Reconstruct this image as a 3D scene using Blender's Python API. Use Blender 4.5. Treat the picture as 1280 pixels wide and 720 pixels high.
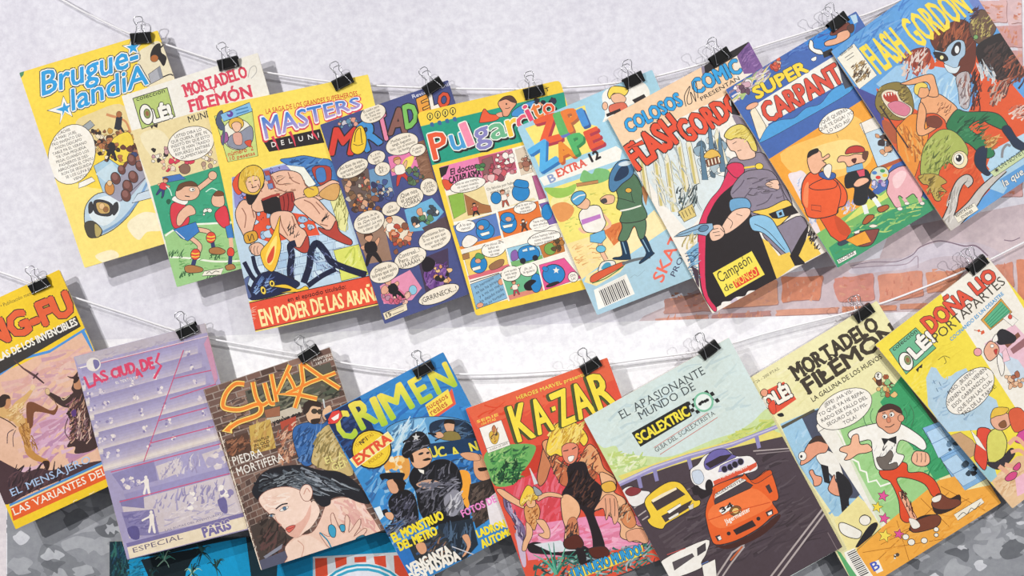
import bpy, bmesh, math, random
from mathutils import Vector, Matrix
from mathutils.geometry import tessellate_polygon

# ------------------------------------------------------------ clean
for o in list(bpy.data.objects):
    bpy.data.objects.remove(o, do_unlink=True)
SC = bpy.context.scene
COL = SC.collection

# ------------------------------------------------------------ camera
CAM_D = 1.6          # camera distance from the wall (wall face is y = 0)
CAM_Z = 1.40         # camera height
cd = bpy.data.cameras.new('camera')
cam = bpy.data.objects.new('camera', cd)
COL.objects.link(cam)
cam.location = (0, -CAM_D, CAM_Z)
cam.rotation_euler = (math.pi / 2, 0, 0)
cd.sensor_width = 36
cd.lens = 36 * CAM_D / 1.28
cd.clip_start = 0.05
SC.camera = cam

# ------------------------------------------------------------ light
SC.view_settings.view_transform = 'Standard'
SC.view_settings.look = 'None'
SC.view_settings.gamma = 1
SC.view_settings.use_curve_mapping = False
SC.view_settings.exposure = 0.0
wd = bpy.data.worlds.new('world')
SC.world = wd
wd.use_nodes = True
wd.node_tree.nodes['Background'].inputs[0].default_value = (0.95, 0.96, 1.0, 1)
wd.node_tree.nodes['Background'].inputs[1].default_value = 0.27


def spot(name, loc, aim, power, size, blend=1.0, radius=0.02, col=(1, 0.985, 0.96)):
    l = bpy.data.lights.new(name, 'SPOT')
    l.energy = power
    l.spot_size = math.radians(size)
    l.spot_blend = blend
    l.shadow_soft_size = radius
    l.color = col
    o = bpy.data.objects.new(name, l)
    COL.objects.link(o)
    o.location = loc
    d = Vector(aim) - Vector(loc)
    o.rotation_euler = d.to_track_quat('-Z', 'Y').to_euler()
    return o


# the gallery's ceiling spots: a pair up on the left, a pair up on the right
spot('ceiling_spot', (-3.6, -3.2, 3.0), (-1.0, 0, 1.60), 660, 32)
spot('ceiling_spot', (-3.5, -2.9, 4.1), (-1.0, 0, 1.60), 540, 32)
spot('ceiling_spot', (1.3, -3.1, 3.6), (0.90, 0, 1.60), 265, 40)
spot('ceiling_spot', (3.6, -3.6, 3.5), (1.05, 0, 1.60), 575, 32)


# ------------------------------------------------------------ helpers
def W(px, py, d=0.0):
    """the point d metres in front of the wall that stands where the 1280x720 photo shows px,py"""
    s = (CAM_D - d) / CAM_D / 1000.0
    return Vector(((px - 640) * s, -d, CAM_Z + (360 - py) * s))


CAMP = Vector((0, -CAM_D, CAM_Z))


def lin(h):
    if isinstance(h, tuple):
        return h
    v = [int(h[i:i + 2], 16) / 255 for i in (0, 2, 4)]
    return tuple(x / 12.92 if x <= 0.04045 else ((x + 0.055) / 1.055) ** 2.4 for x in v) + (1.0,)


def nums(s):
    v = [float(x) for x in s.split()]
    return list(zip(v[0::2], v[1::2]))


def smooth(pts, closed=True, n=5):
    m = len(pts)
    if m < 3:
        return pts
    out = []
    rng = range(m) if closed else range(m - 1)
    for i in rng:
        if closed:
            p0, p1, p2, p3 = pts[(i - 1) % m], pts[i], pts[(i + 1) % m], pts[(i + 2) % m]
        else:
            p0, p1, p2, p3 = pts[max(i - 1, 0)], pts[i], pts[i + 1], pts[min(i + 2, m - 1)]
        for k in range(n):
            t = k / n
            out.append(tuple(0.5 * (2 * p1[j] + (p2[j] - p0[j]) * t + (2 * p0[j] - 5 * p1[j] + 4 * p2[j] - p3[j]) * t * t
                                    + (3 * p1[j] - p0[j] - 3 * p2[j] + p3[j]) * t ** 3) for j in (0, 1)))
    if not closed:
        out.append(pts[-1])
    return out


def new_mat(name):
    m = bpy.data.materials.new(name)
    m.use_nodes = True
    nt = m.node_tree
    return m, nt, nt.nodes['Principled BSDF']


def plain(name, col, rough=0.5, metal=0.0, spec=0.5):
    m, nt, b = new_mat(name)
    b.inputs['Base Color'].default_value = lin(col)
    b.inputs['Roughness'].default_value = rough
    b.inputs['Metallic'].default_value = metal
    b.inputs['Specular IOR Level'].default_value = spec
    return m


def noise(nt, scale, detail=4, rough=0.55, vec=None):
    n = nt.nodes.new('ShaderNodeTexNoise')
    n.inputs['Scale'].default_value = scale
    n.inputs['Detail'].default_value = detail
    n.inputs['Roughness'].default_value = rough
    if vec is not None:
        nt.links.new(vec, n.inputs['Vector'])
    return n


def mixc(nt, mode, fac, a, b):
    n = nt.nodes.new('ShaderNodeMix')
    n.data_type = 'RGBA'
    n.blend_type = mode
    for s, v in (('Factor', fac), ('A', a), ('B', b)):
        sock = [i for i in n.inputs if i.name == s and i.enabled and (s == 'Factor' and i.type == 'VALUE' or s != 'Factor' and i.type == 'RGBA')][0]
        if hasattr(v, 'links'):
            nt.links.new(v, sock)
        else:
            sock.default_value = v
    return [o for o in n.outputs if o.type == 'RGBA'][0]


def ramp(nt, src, stops, interp='LINEAR'):
    r = nt.nodes.new('ShaderNodeValToRGB')
    r.color_ramp.interpolation = interp
    while len(r.color_ramp.elements) < len(stops):
        r.color_ramp.elements.new(0.5)
    for e, (p, c) in zip(r.color_ramp.elements, stops):
        e.position = p
        e.color = lin(c)
    nt.links.new(src, r.inputs[0])
    return r.outputs[0]


def bump(nt, b, h, strength, dist):
    n = nt.nodes.new('ShaderNodeBump')
    n.inputs['Strength'].default_value = strength
    n.inputs['Distance'].default_value = dist
    nt.links.new(h, n.inputs['Height'])
    nt.links.new(n.outputs[0], b.inputs['Normal'])


def printed(name, var, scale, rough, bstr):
    """printed paper: the print is the mesh's colour attribute, over it the paper's own mottle"""
    m, nt, b = new_mat(name)
    at = nt.nodes.new('ShaderNodeAttribute')
    at.attribute_name = 'print'
    tc = nt.nodes.new('ShaderNodeTexCoord').outputs['Object']
    n1 = noise(nt, scale, 6, 0.6, tc)
    c1 = ramp(nt, n1.outputs[0], [(0.3, var[0]), (0.7, var[1])])
    n2 = noise(nt, scale * 14, 3, 0.7, tc)
    c2 = ramp(nt, n2.outputs[0], [(0.35, var[2]), (0.65, 'ffffff')])
    c = mixc(nt, 'MULTIPLY', 1.0, at.outputs['Color'], c1)
    c = mixc(nt, 'MULTIPLY', 1.0, c, c2)
    nt.links.new(c, b.inputs['Base Color'])
    b.inputs['Roughness'].default_value = rough
    b.inputs['Specular IOR Level'].default_value = 0.25
    bump(nt, b, n1.outputs[0], bstr, 0.002)
    return m


M_COVER = printed('printed_cover', ('f6f3ee', 'ffffff', 'f6f4f1'), 14, 0.5, 0.06)
M_WALLP = printed('printed_wall_paper', ('f0eef2', 'ffffff', 'eeedf0'), 7, 0.8, 0.05)
M_PAGES = plain('page_edges', 'e6d9bd', 0.9)
M_BACK = plain('back_cover_paper', 'ddd4c4', 0.7)
M_BLACK = plain('black_enamel', '141414', 0.35)
M_WIRE = plain('nickel_wire', 'b9b9bd', 0.28, 1.0)
M_STRING = plain('white_cord', 'e9e7ea', 0.8)


def tag(o, label, cat, group=None, kind=None):
    if label:
        o['label'] = label
    if cat:
        o['category'] = cat
    if group:
        o['group'] = group
    if kind:
        o['kind'] = kind


def link(name, me, mats, parent=None):
    o = bpy.data.objects.new(name, me)
    for m in (mats if isinstance(mats, list) else [mats]):
        me.materials.append(m)
    COL.objects.link(o)
    if parent:
        o.parent = parent
    return o


# ------------------------------------------------------------ lettering
_tc = {}


def glyphs(s, off):
    k = (s, off)
    if k not in _tc:
        c = bpy.data.curves.new('lettering', 'FONT')
        c.body = s
        c.size = 1
        c.offset = off
        c.resolution_u = 2
        ob = bpy.data.objects.new('lettering', c)
        me = ob.to_mesh()
        vs = [(v.co.x, v.co.y) for v in me.vertices]
        fs = [tuple(p.vertices) for p in me.polygons]
        ob.to_mesh_clear()
        bpy.data.objects.remove(ob)
        bpy.data.curves.remove(c)
        _tc[k] = (vs, fs)
    return _tc[k]


CAP = max(y for x, y in glyphs('H', 0)[0])
INK = '332e30'


# ------------------------------------------------------------ a printed sheet
class Sheet:
    """collects printed shapes, given where the photo shows them, on a real plane in the room"""

    def __init__(s, quad, d_left, d_right, d_bot=0.0):
        s.q = quad
        p0, p1 = W(*quad[0], d_left), W(*quad[1], d_right)
        p3 = W(*quad[3], d_left + d_bot)
        s.ex = (p1 - p0).normalized()
        dn = (p3 - p0)
        s.n = -(s.ex.cross(dn)).normalized()
        if s.n.y > 0:
            s.n = -s.n
        s.ey = s.n.cross(s.ex)
        s.o = p0
        s.mat = Matrix((( s.ex.x, s.ey.x, s.n.x, p0.x), (s.ex.y, s.ey.y, s.n.y, p0.y), (s.ex.z, s.ey.z, s.n.z, p0.z), (0, 0, 0, 1)))
        s.items = []
        s.ox, s.oy, s.sc = 0, 0, 1
        s.out = [s.loc(*p) for p in quad]

    def loc(s, px, py):
        r = W(px, py, 0) - CAMP
        t = (s.o - CAMP).dot(s.n) / r.dot(s.n)
        v = CAMP + r * t - s.o
        return (v.dot(s.ex), v.dot(s.ey))

    def depth(s, px, py):
        a, b = s.loc(px, py)
        return -(s.o + s.ex * a + s.ey * b).y

    def pt(s, x, y):
        return s.loc(s.ox + x / s.sc, s.oy + y / s.sc)


cur = None


def O(x, y, sc=4.0):
    cur.ox, cur.oy, cur.sc = x, y, sc


def _add(col, pts, tris=None):
    cur.items.append((col, [cur.pt(*p) for p in pts], tris))


def _fill(col, pts):
    tr = tessellate_polygon([[Vector((x, y, 0)) for x, y in pts]])
    _add(lin(col), pts, tr)


def _stroke(col, w, pts, closed=False):
    m = len(pts)
    vs = []
    for i in range(m):
        a = pts[(i - 1) % m] if (closed or i > 0) else pts[i]
        b = pts[(i + 1) % m] if (closed or i < m - 1) else pts[i]
        dx, dy = b[0] - a[0], b[1] - a[1]
        l = math.hypot(dx, dy) or 1
        ww = w[0] + (w[1] - w[0]) * i / max(m - 1, 1) if isinstance(w, tuple) else w
        nx, ny = -dy / l * ww / 2, dx / l * ww / 2
        vs += [(pts[i][0] + nx, pts[i][1] + ny), (pts[i][0] - nx, pts[i][1] - ny)]
    tr = []
    for i in range(m if closed else m - 1):
        j = (i + 1) % m
        tr += [(2 * i, 2 * i + 1, 2 * j + 1), (2 * i, 2 * j + 1, 2 * j)]
    _add(lin(col), vs, tr)


def P(col, s, o=0, ink=INK):
    pts = nums(s) if isinstance(s, str) else s
    _fill(col, pts)
    if o:
        _stroke(ink, o, pts, True)


def S(col, s, o=0, ink=INK, n=4):
    P(col, smooth(nums(s) if isinstance(s, str) else s, True, n), o, ink)


def L(col, w, s, closed=False, sm=True):
    pts = nums(s) if isinstance(s, str) else s
    _stroke(col, w, smooth(pts, closed, 5) if sm else pts, closed)


def E(col, cx, cy, rx, ry, rot=0, o=0, ink=INK, n=22):
    c, q = math.cos(math.radians(rot)), -math.sin(math.radians(rot))
    pts = []
    for i in range(n):
        a = 2 * math.pi * i / n
        x, y = rx * math.cos(a), ry * math.sin(a)
        pts.append((cx + x * c - y * q, cy + x * q + y * c))
    P(col, pts, o, ink)


def ST(col, cx, cy, r, rot=0, inner=0.42, n=5, o=0):
    pts = []
    for i in range(2 * n):
        a = math.radians(rot - 90) + math.pi * i / n
        q = r if i % 2 == 0 else r * inner
        pts.append((cx + q * math.cos(a), cy + q * math.sin(a)))
    P(col, pts, o)


def T(text, x0, y0, x1, y1, h, col, bold=0.0, ol=0.0, ink=INK, h1=None, shear=0.0, arc=0.0, top=None, sh=None):
    """lettering whose baseline runs x0,y0 -> x1,y1; ol draws an outline under it, sh a dropped block shade"""
    if sh:
        T(text, x0 + sh[0], y0 + sh[1], x1 + sh[0], y1 + sh[1], h, sh[2], bold + ol, 0, ink, h1, shear, arc)
    ref = glyphs(text, 0)[0]
    vs, fs = glyphs(text, 0)
    xa, xb = min(v[0] for v in ref), max(v[0] for v in ref)
    dx, dy = x1 - x0, y1 - y0
    l = math.hypot(dx, dy)
    ux, uy = dy / l, -dx / l
    ux, uy = ux + shear * dx / l, uy + shear * dy / l
    h1 = h if h1 is None else h1
    for c, off in ([(ink, bold + ol)] if ol else []) + [(col, bold)]:
        off = off * (h + h1) / 2 / CAP
        k = 1 if off <= 0 else 2 if off < 1.2 else 5 if off < 3 else 8
        for i in range(k):
            q = 2 * math.pi * (i + .5) / k
            ex, ey = (off * math.cos(q), off * math.sin(q)) if k > 1 else (0, 0)
            pts, ks = [], []
            for x, y in vs:
                t = (x - xa) / (xb - xa)
                hh = (h + (h1 - h) * t) * y / CAP + arc * 4 * t * (1 - t)
                pts.append((x0 + dx * t + ux * hh + ex, y0 + dy * t + uy * hh + ey))
                ks.append(min(max(y / CAP, 0), 1))
            if top and c == col:
                A, B = lin(col), lin(top)
                cur.items.append(([tuple(A[j] + (B[j] - A[j]) * w for j in range(4)) for w in ks], [cur.pt(*p) for p in pts], fs))
            else:
                _add(lin(c), pts, fs)


def natural(text):
    v = glyphs(text, 0)[0]
    return (max(p[0] for p in v) - min(p[0] for p in v)) / CAP if v else 0


STEMS = {'A': ((.0, 0), (1, 0)), 'D': ((.1, 0), (.1, 1)), 'E': ((.1, 0), (.1, 1)), 'F': ((.1, 0), (.1, 1)), 'I': ((.5, 0), (.5, 1)), 'L': ((.1, 0), (.1, 1)), 'M': ((.04, 0), (.04, 1), (.96, 0), (.96, 1)), 'N': ((.08, 0), (.08, 1), (.92, 1)),
         'P': ((.1, 0), (.1, 1)), 'R': ((.1, 0), (.1, 1), (.95, 0)), 'T': ((.5, 0),), 'U': ((.08, 1), (.92, 1)), 'V': ((0, 1), (1, 1)), 'X': ((.05, 0), (.95, 0), (.05, 1), (.95, 1)), 'J': ((.8, 1),), 'Ó': (), 'K': ((.1, 0), (.1, 1), (.95, 0))}


def SLAB(text, x0, y0, x1, y1, h, col, bold=0.0, ol=0.0, ink=INK, h1=None, sw=.34, th=.11, sp=.16):
    """serifed lettering: each letter set on its own, with slab serifs on its stems"""
    h1 = h if h1 is None else h1
    ws = [.35 if c == ' ' else natural(c) for c in text]
    tot = sum(ws) + sp * (len(ws) - 1)
    dx, dy = x1 - x0, y1 - y0
    l = math.hypot(dx, dy)
    ex, ey = dx / l, dy / l
    ux, uy = dy / l, -dx / l
    t = 0
    for c, w in zip(text, ws):
        a, b = t / tot, (t + w) / tot
        t += w + sp
        if c == ' ':
            continue
        hh = h + (h1 - h) * a
        T(c, x0 + dx * a, y0 + dy * a, x0 + dx * b, y0 + dy * b, hh, col, bold, ol, ink)
        for f, up in STEMS.get(c, ()):
            k = a + (b - a) * f
            px, py = x0 + dx * k + ux * hh * up, y0 + dy * k + uy * hh * up
            s2, q = sw * hh / 2, th * hh * (-1 if up else 1)
            P(col, [(px - ex * s2, py - ey * s2), (px + ex * s2, py + ey * s2), (px + ex * s2 + ux * q, py + ey * s2 + uy * q), (px - ex * s2 + ux * q, py - ey * s2 + uy * q)])


def LINES(lines, cx, cy, h, lead, ang, col=INK, cond=0.85, bold=0.006, left=None):
    c, s = math.cos(math.radians(ang)), math.sin(math.radians(ang))
    k = len(lines)
    for i, t in enumerate(lines):
        if not t:
            continue
        w = natural(t) * h * cond
        v = (i - (k - 1) / 2) * lead + h / 2
        bx, by = cx + v * s, cy + v * c
        T(t, bx - w / 2 * c, by + w / 2 * s, bx + w / 2 * c, by - w / 2 * s, h, col, bold)


def BAL(cx, cy, rx, ry, rot, lines, h, lead, ang, col='F4F0E8', o=3, cond=0.85, tail=None):
    if tail:
        P(col, tail, o)
    E(col, cx, cy, rx, ry, rot, o, n=30)
    LINES(lines, cx, cy, h, lead, ang, cond=cond)


def blob(rnd, x, y, r, col, o=0):
    k = rnd.randint(6, 8)
    a0 = rnd.random() * 6
    S(col, [(x + r * rnd.uniform(.55, 1.2) * math.cos(a0 + 6.283 * i / k), y + r * rnd.uniform(.55, 1.2) * math.sin(a0 + 6.283 * i / k)) for i in range(k)], o, n=3)


def RB(quad, cols, n, r, seed=1, o=0):
    rnd = random.Random(seed)
    q = nums(quad)
    for _ in range(n):
        a, b = rnd.random(), rnd.random()
        x = (q[0][0] * (1 - a) + q[1][0] * a) * (1 - b) + (q[3][0] * (1 - a) + q[2][0] * a) * b
        y = (q[0][1] * (1 - a) + q[1][1] * a) * (1 - b) + (q[3][1] * (1 - a) + q[2][1] * a) * b
        blob(rnd, x, y, r * rnd.uniform(.5, 1.2), rnd.choice(cols), o)


def HATCH(quad, cols, n, ln, w, ang, seed=1, jit=25, soft=.3):
    """short brush strokes of the painted artwork"""
    rnd = random.Random(seed)
    q = nums(quad)
    cs = [[int(c[i:i + 2], 16) for i in (0, 2, 4)] for c in cols]
    av = [sum(c[i] for c in cs) / len(cs) for i in range(3)]
    cols = ['%02x%02x%02x' % tuple(int(c[i] * (1 - soft) + av[i] * soft) for i in range(3)) for c in cs]
    for _ in range(n):
        a, b = .06 + .88 * rnd.random(), .06 + .88 * rnd.random()
        x = (q[0][0] * (1 - a) + q[1][0] * a) * (1 - b) + (q[3][0] * (1 - a) + q[2][0] * a) * b
        y = (q[0][1] * (1 - a) + q[1][1] * a) * (1 - b) + (q[3][1] * (1 - a) + q[2][1] * a) * b
        t = math.radians(ang + rnd.uniform(-jit, jit))
        l = ln * rnd.uniform(.4, 1.2)
        dx, dy = math.cos(t) * l / 2, -math.sin(t) * l / 2
        bx, by = rnd.uniform(-.12, .12) * l, rnd.uniform(-.12, .12) * l
        p = [(x - dx, y - dy), (x + bx, y + by), (x + dx, y + dy)]
        _stroke(rnd.choice(cols), (w * rnd.uniform(.8, 1.5), w * .3), smooth(p, False, 4))


def FIG(x, y, h, ang, skin, shirt, trousers, hair, o=2, pose=0):
    """a plain little person standing at x,y"""
    c, s = math.cos(math.radians(ang)), math.sin(math.radians(ang))

    def q(u, v):
        return (x + h * (u * c - v * s), y - h * (u * s + v * c))

    def pl(col, pts):
        S(col, [q(*p) for p in pts], o, n=3)
    a = (.12, .05, -.05)[pose % 3]
    pl(trousers, [(-.12, .45), (.12, .45), (.16 + a, .02), (.06 + a, .02), (.0, .3), (-.08 - a, .02), (-.18 - a, .02)])
    pl(skin, [(-.16, .7), (-.32, .55 + a), (-.3, .45 + a), (-.2, .55)])
    pl(skin, [(.16, .7), (.34, .62 + 2 * a), (.34, .5 + 2 * a), (.2, .55)])
    pl(shirt, [(-.16, .74), (.16, .74), (.18, .42), (-.18, .42)])
    pl(skin, [(-.13, .88), (0, .76), (.13, .88), (.1, 1.0), (-.1, 1.0)])
    pl(hair, [(-.15, .9), (-.08, .97), (.1, .97), (.15, .92), (.1, 1.06), (-.1, 1.06)])


# ------------------------------------------------------------ sheet -> mesh
EPS = 2e-6


BN = 16


def bend_fn(h, amp):
    # piecewise linear over BN strips, so that sheet and print bend as one
    def f(y):
        t = min(max(-y / h, 0), 1.2) * BN
        i = int(t)
        return amp * (i * i + (t - i) * (2 * i + 1)) / BN ** 2
    return f


def levels(items):
    """the ink layer each printed shape lies in: one above the topmost earlier shape it may touch"""
    box, lv = [], []
    for _, pts, _t in items:
        x0, x1 = min(p[0] for p in pts), max(p[0] for p in pts)
        y0, y1 = min(p[1] for p in pts), max(p[1] for p in pts)
        k = 0
        for (a0, a1, b0, b1), q in zip(box, lv):
            if q >= k and a0 < x1 and x0 < a1 and b0 < y1 and y0 < b1:
                k = q + 1
        box.append((x0, x1, y0, y1))
        lv.append(k)
    return lv


def sheet_mesh(s, name, outline, z0, thick, amp, bg, clip=True):
    """the front cover: a thin bent sheet with its print"""
    bm = bmesh.new()
    cl = bm.loops.layers.float_color.new('print')
    H = -min(p[1] for p in outline)

    def face(vs, col):
        try:
            f = bm.faces.new(vs)
        except ValueError:
            return
        for k, lp in enumerate(f.loops):
            lp[cl] = col[k] if isinstance(col, list) else col
    bgc = lin(bg)
    top = [bm.verts.new((x, y, z0)) for x, y in outline]
    bot = [bm.verts.new((x, y, z0 - thick)) for x, y in outline]
    face(list(reversed(top)) if _area(outline) < 0 else top, bgc)
    face(bot if _area(outline) < 0 else list(reversed(bot)), bgc)
    n = len(outline)
    edge = lin('efe6d2')
    for i in range(n):
        j = (i + 1) % n
        face([top[i], top[j], bot[j], bot[i]], edge)
    ab = bmesh.new()
    al = ab.loops.layers.float_color.new('print')
    for k, (col, pts, tris) in zip(levels(s.items), s.items):
        z = z0 + EPS * (k + 1)
        vs = [ab.verts.new((x, y, z)) for x, y in pts]
        for t in tris:
            if len(set(t)) < 3:
                continue
            try:
                f = ab.faces.new([vs[i] for i in t])
            except ValueError:
                continue
            for lp, i in zip(f.loops, t):
                lp[al] = col[i] if isinstance(col, list) else col
    # trim the print at the sheet's edges
    sg = 1 if _area(outline) > 0 else -1
    m = len(outline)
    for i in range(m):
        a, b = Vector(outline[i] + (0,)), Vector(outline[(i + 1) % m] + (0,))
        if (b - a).length < 1e-6:
            continue
        nn = Vector(((b - a).y, -(b - a).x, 0)) * sg
        bmesh.ops.bisect_plane(ab, geom=ab.verts[:] + ab.edges[:] + ab.faces[:], plane_co=a, plane_no=nn, clear_outer=True, dist=1e-7)
    for b_ in (bm, ab):
        if amp:
            for i in range(1, BN):
                y = -H * i / BN
                bmesh.ops.bisect_plane(b_, geom=b_.verts[:] + b_.edges[:] + b_.faces[:], plane_co=(0, y, 0), plane_no=(0, 1, 0), dist=1e-7)
            f = bend_fn(H, amp)
            for v in b_.verts:
                v.co.z += f(v.co.y)
    for f in ab.faces:
        f.normal_update()
        if f.normal.z < 0:
            f.normal_flip()
    me2 = bpy.data.meshes.new('print')
    ab.to_mesh(me2)
    ab.free()
    bmesh.ops.recalc_face_normals(bm, faces=bm.faces[:])
    bm.from_mesh(me2)
    bpy.data.meshes.remove(me2)
    me = bpy.data.meshes.new(name)
    bm.to_mesh(me)
    bm.free()
    return me


def _area(p):
    return sum(p[i][0] * p[(i + 1) % len(p)][1] - p[(i + 1) % len(p)][0] * p[i][1] for i in range(len(p))) / 2


def slab(outline, z_hi, z_lo, amp, name):
    bm = bmesh.new()
    H = -min(p[1] for p in outline)
    top = [bm.verts.new((x, y, z_hi)) for x, y in outline]
    bot = [bm.verts.new((x, y, z_lo)) for x, y in outline]
    bm.faces.new(top)
    bm.faces.new(list(reversed(bot)))
    for i in range(len(top)):
        j = (i + 1) % len(top)
        bm.faces.new([top[i], bot[i], bot[j], top[j]])
    if amp:
        for i in range(1, BN):
            bmesh.ops.bisect_plane(bm, geom=bm.verts[:] + bm.edges[:] + bm.faces[:], plane_co=(0, -H * i / BN, 0), plane_no=(0, 1, 0), dist=1e-7)
        f = bend_fn(H, amp)
        for v in bm.verts:
            v.co.z += f(v.co.y)
    bmesh.ops.recalc_face_normals(bm, faces=bm.faces[:])
    me = bpy.data.meshes.new(name)
    bm.to_mesh(me)
    bm.free()
    return me


def rounded(out, r):
    """outline with its four corners worn a little round"""
    if not isinstance(r, (list, tuple)):
        r = [r] * 4
    res = []
    m = len(out)
    for i in range(m):
        p = Vector(out[i])
        a, b = (Vector(out[i - 1]) - p).normalized(), (Vector(out[(i + 1) % m]) - p).normalized()
        q0, q1 = p + a * r[i], p + b * r[i]
        for k in range(4):
            t = k / 3
            v = q0 * (1 - t) ** 2 + p * 2 * t * (1 - t) + q1 * t * t
            res.append((v.x, v.y))
    return res


def inset(out, d):
    c = Vector((sum(p[0] for p in out) / len(out), sum(p[1] for p in out) / len(out)))
    return [tuple(Vector(p) + (c - Vector(p)).normalized() * d) for p in out]


COMICS = {}


def comic(key, quad, art, bg, label, thick=0.0026, d=(0.0250, 0.0195), amp=0.004, r=0.0015):
    """a comic hanging from the string: front cover, pages, back cover"""
    global cur
    s = Sheet([nums(quad)[i] for i in range(4)], d[0], d[1])
    cur = s
    art()
    root = bpy.data.objects.new('comic_book', None)
    root.empty_display_size = 0.02
    COL.objects.link(root)
    root.matrix_world = s.mat
    tag(root, label, 'comic book', 'comics clipped along the two strings')
    out = rounded(s.out, r)
    ct = 0.0003
    link('front_cover', sheet_mesh(s, 'front_cover', out, 0, ct, amp, bg), M_COVER, root)
    link('pages', slab(inset(out, 0.0008), -ct, -thick + ct, amp, 'pages'), M_PAGES, root)
    link('back_cover', slab(out, -thick + ct, -thick, amp, 'back_cover'), M_BACK, root)
    COMICS[key] = s
    return s
# ============================================================ the wall
def wall():
    global cur
    X0, X1, ZT = -1300, 2600, -1000

    def edge(x):
        return 429 - 0.0345 * x
    s = Sheet([(-1300, -1000), (2600, -1000), (2600, 1700), (-1300, 1700)], 0, 0)
    cur = s
    O(0, 0, 1.0)
    # printed paper: plaster with the brick showing through
    P('E4E3E9', f'{X0} {ZT} {X1} {ZT} {X1} {edge(X1)} {X0} {edge(X0)}')
    O(960, 300)
    P('D3C2C4', '-700 460 -620 380 -440 300 -260 190 -60 170 100 165 200 150 380 120 560 90 560 80 600 -20 660 -60 2400 -400 2400 420 -700 480')
    S('CFC2C8', '420 130 480 110 620 90 740 100 800 60 1000 10 1140 50 1180 110 1000 150 800 150 560 150')
    O(960, 160)
    S('D8D0D8', '420 700 560 690 700 640 760 600 860 570 980 580 1060 600 1100 640 1050 660 960 640 830 650 700 700 560 720 420 730')
    L('8d7a86', (3, 8), '410 690 520 670 640 668 720 636 760 596 840 566 900 570 980 590 1040 590 1100 640')
    L('b0a0aa', 5, '420 700 560 690 690 680 745 640 750 700')
    L('8d7a86', 5, '1180 560 1220 564 1260 548')
    O(960, 300)
    rnd = random.Random(3)
    cols = ['E09878', 'DC9070', 'E4a484', 'D88c70', 'DE9a80']

    def brick(pts, c=None):
        c = c or rnd.choice(cols)
        q = nums(pts)
        pp = []
        for i in range(len(q)):
            a, b = q[i], q[(i + 1) % len(q)]
            for t in (0.0, .25, .5, .75):
                pp.append((a[0] + (b[0] - a[0]) * t + rnd.uniform(-4, 4), a[1] + (b[1] - a[1]) * t + rnd.uniform(-4, 4)))
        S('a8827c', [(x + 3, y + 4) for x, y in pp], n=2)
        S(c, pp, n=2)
        xs, ys = [p[0] for p in q], [p[1] for p in q]
        x0, x1, y0, y1 = min(xs) + 20, max(xs) - 20, min(ys) + 9, max(ys) - 9
        if y1 - y0 < 30:
            return
        HATCH(f'{x0} {y0} {x1} {y0} {x1} {y1} {x0} {y1}', ['D08468', 'E8b090', 'c87a66', 'd8a090', 'E0a890'], 20, 26, 10, rnd.choice([0, 80]), rnd.randint(0, 99), 20, .45)
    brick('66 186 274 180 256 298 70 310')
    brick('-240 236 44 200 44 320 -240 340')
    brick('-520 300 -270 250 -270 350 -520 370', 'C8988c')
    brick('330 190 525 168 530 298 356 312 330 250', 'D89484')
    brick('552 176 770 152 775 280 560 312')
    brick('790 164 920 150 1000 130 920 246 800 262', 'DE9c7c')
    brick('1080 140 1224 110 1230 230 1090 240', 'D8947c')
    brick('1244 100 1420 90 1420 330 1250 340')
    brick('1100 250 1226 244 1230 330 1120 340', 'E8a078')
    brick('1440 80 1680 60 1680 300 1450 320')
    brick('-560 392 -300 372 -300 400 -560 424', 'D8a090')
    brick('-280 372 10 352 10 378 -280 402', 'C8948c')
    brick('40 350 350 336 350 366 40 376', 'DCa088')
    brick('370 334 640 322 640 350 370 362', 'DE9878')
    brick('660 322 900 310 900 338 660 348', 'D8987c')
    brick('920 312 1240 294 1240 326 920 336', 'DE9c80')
    # pinker brick top right
    O(960, 0)
    P('E2C4C4', '1040 -300 2400 -300 2400 1000 1290 800 1270 300')
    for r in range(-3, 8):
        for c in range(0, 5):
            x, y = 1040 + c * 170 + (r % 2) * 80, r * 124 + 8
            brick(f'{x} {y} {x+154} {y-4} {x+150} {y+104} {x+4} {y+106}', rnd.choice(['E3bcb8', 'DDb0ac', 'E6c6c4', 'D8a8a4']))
    P('EFEDEF', '1268 -60 1286 -60 1290 330 1274 330')
    L('b8a8ac', 3, '1268 -60 1274 330', sm=False)
    # white board strip, then grey mottled cloth below it
    O(0, 0, 1.0)
    P('F6F6F7', f'{X0} {edge(X0)} {X1} {edge(X1)} {X1} 640 {X0} 640')
    # cloth
    P('989b9f', f'9 585 {X1} 585 {X1} 1700 9 1700')
    rnd = random.Random(12)
    for tone, n, r in (('85888c', 130, 30), ('aeb1b4', 130, 24), ('989b9f', 110, 22), ('707377', 70, 18), ('bfc2c5', 90, 14), ('d6d8db', 60, 10)):
        for _ in range(n):
            x, y = rnd.uniform(20, 1330), rnd.uniform(605, 790)
            k, a0, e = rnd.randint(8, 11), rnd.random() * 6, rnd.uniform(.5, .9)
            rr = r * rnd.uniform(.5, 1.1)
            S(tone, [(x + rr * rnd.uniform(.35, 1.35) * math.cos(a0 + 6.283 * i / k), y + e * rr * rnd.uniform(.35, 1.35) * math.sin(a0 + 6.283 * i / k)) for i in range(k)], n=3)
    P('EAE2E2', '-1300 585 8 585 8 1700 -1300 1700')
    out = s.out
    me = sheet_mesh(s, 'wall_back', out, 0, 0.06, 0, 'F6F6F7')
    o = link('wall_back', me, M_WALLP)
    o.matrix_world = s.mat
    o['kind'] = 'structure'


wall()


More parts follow.
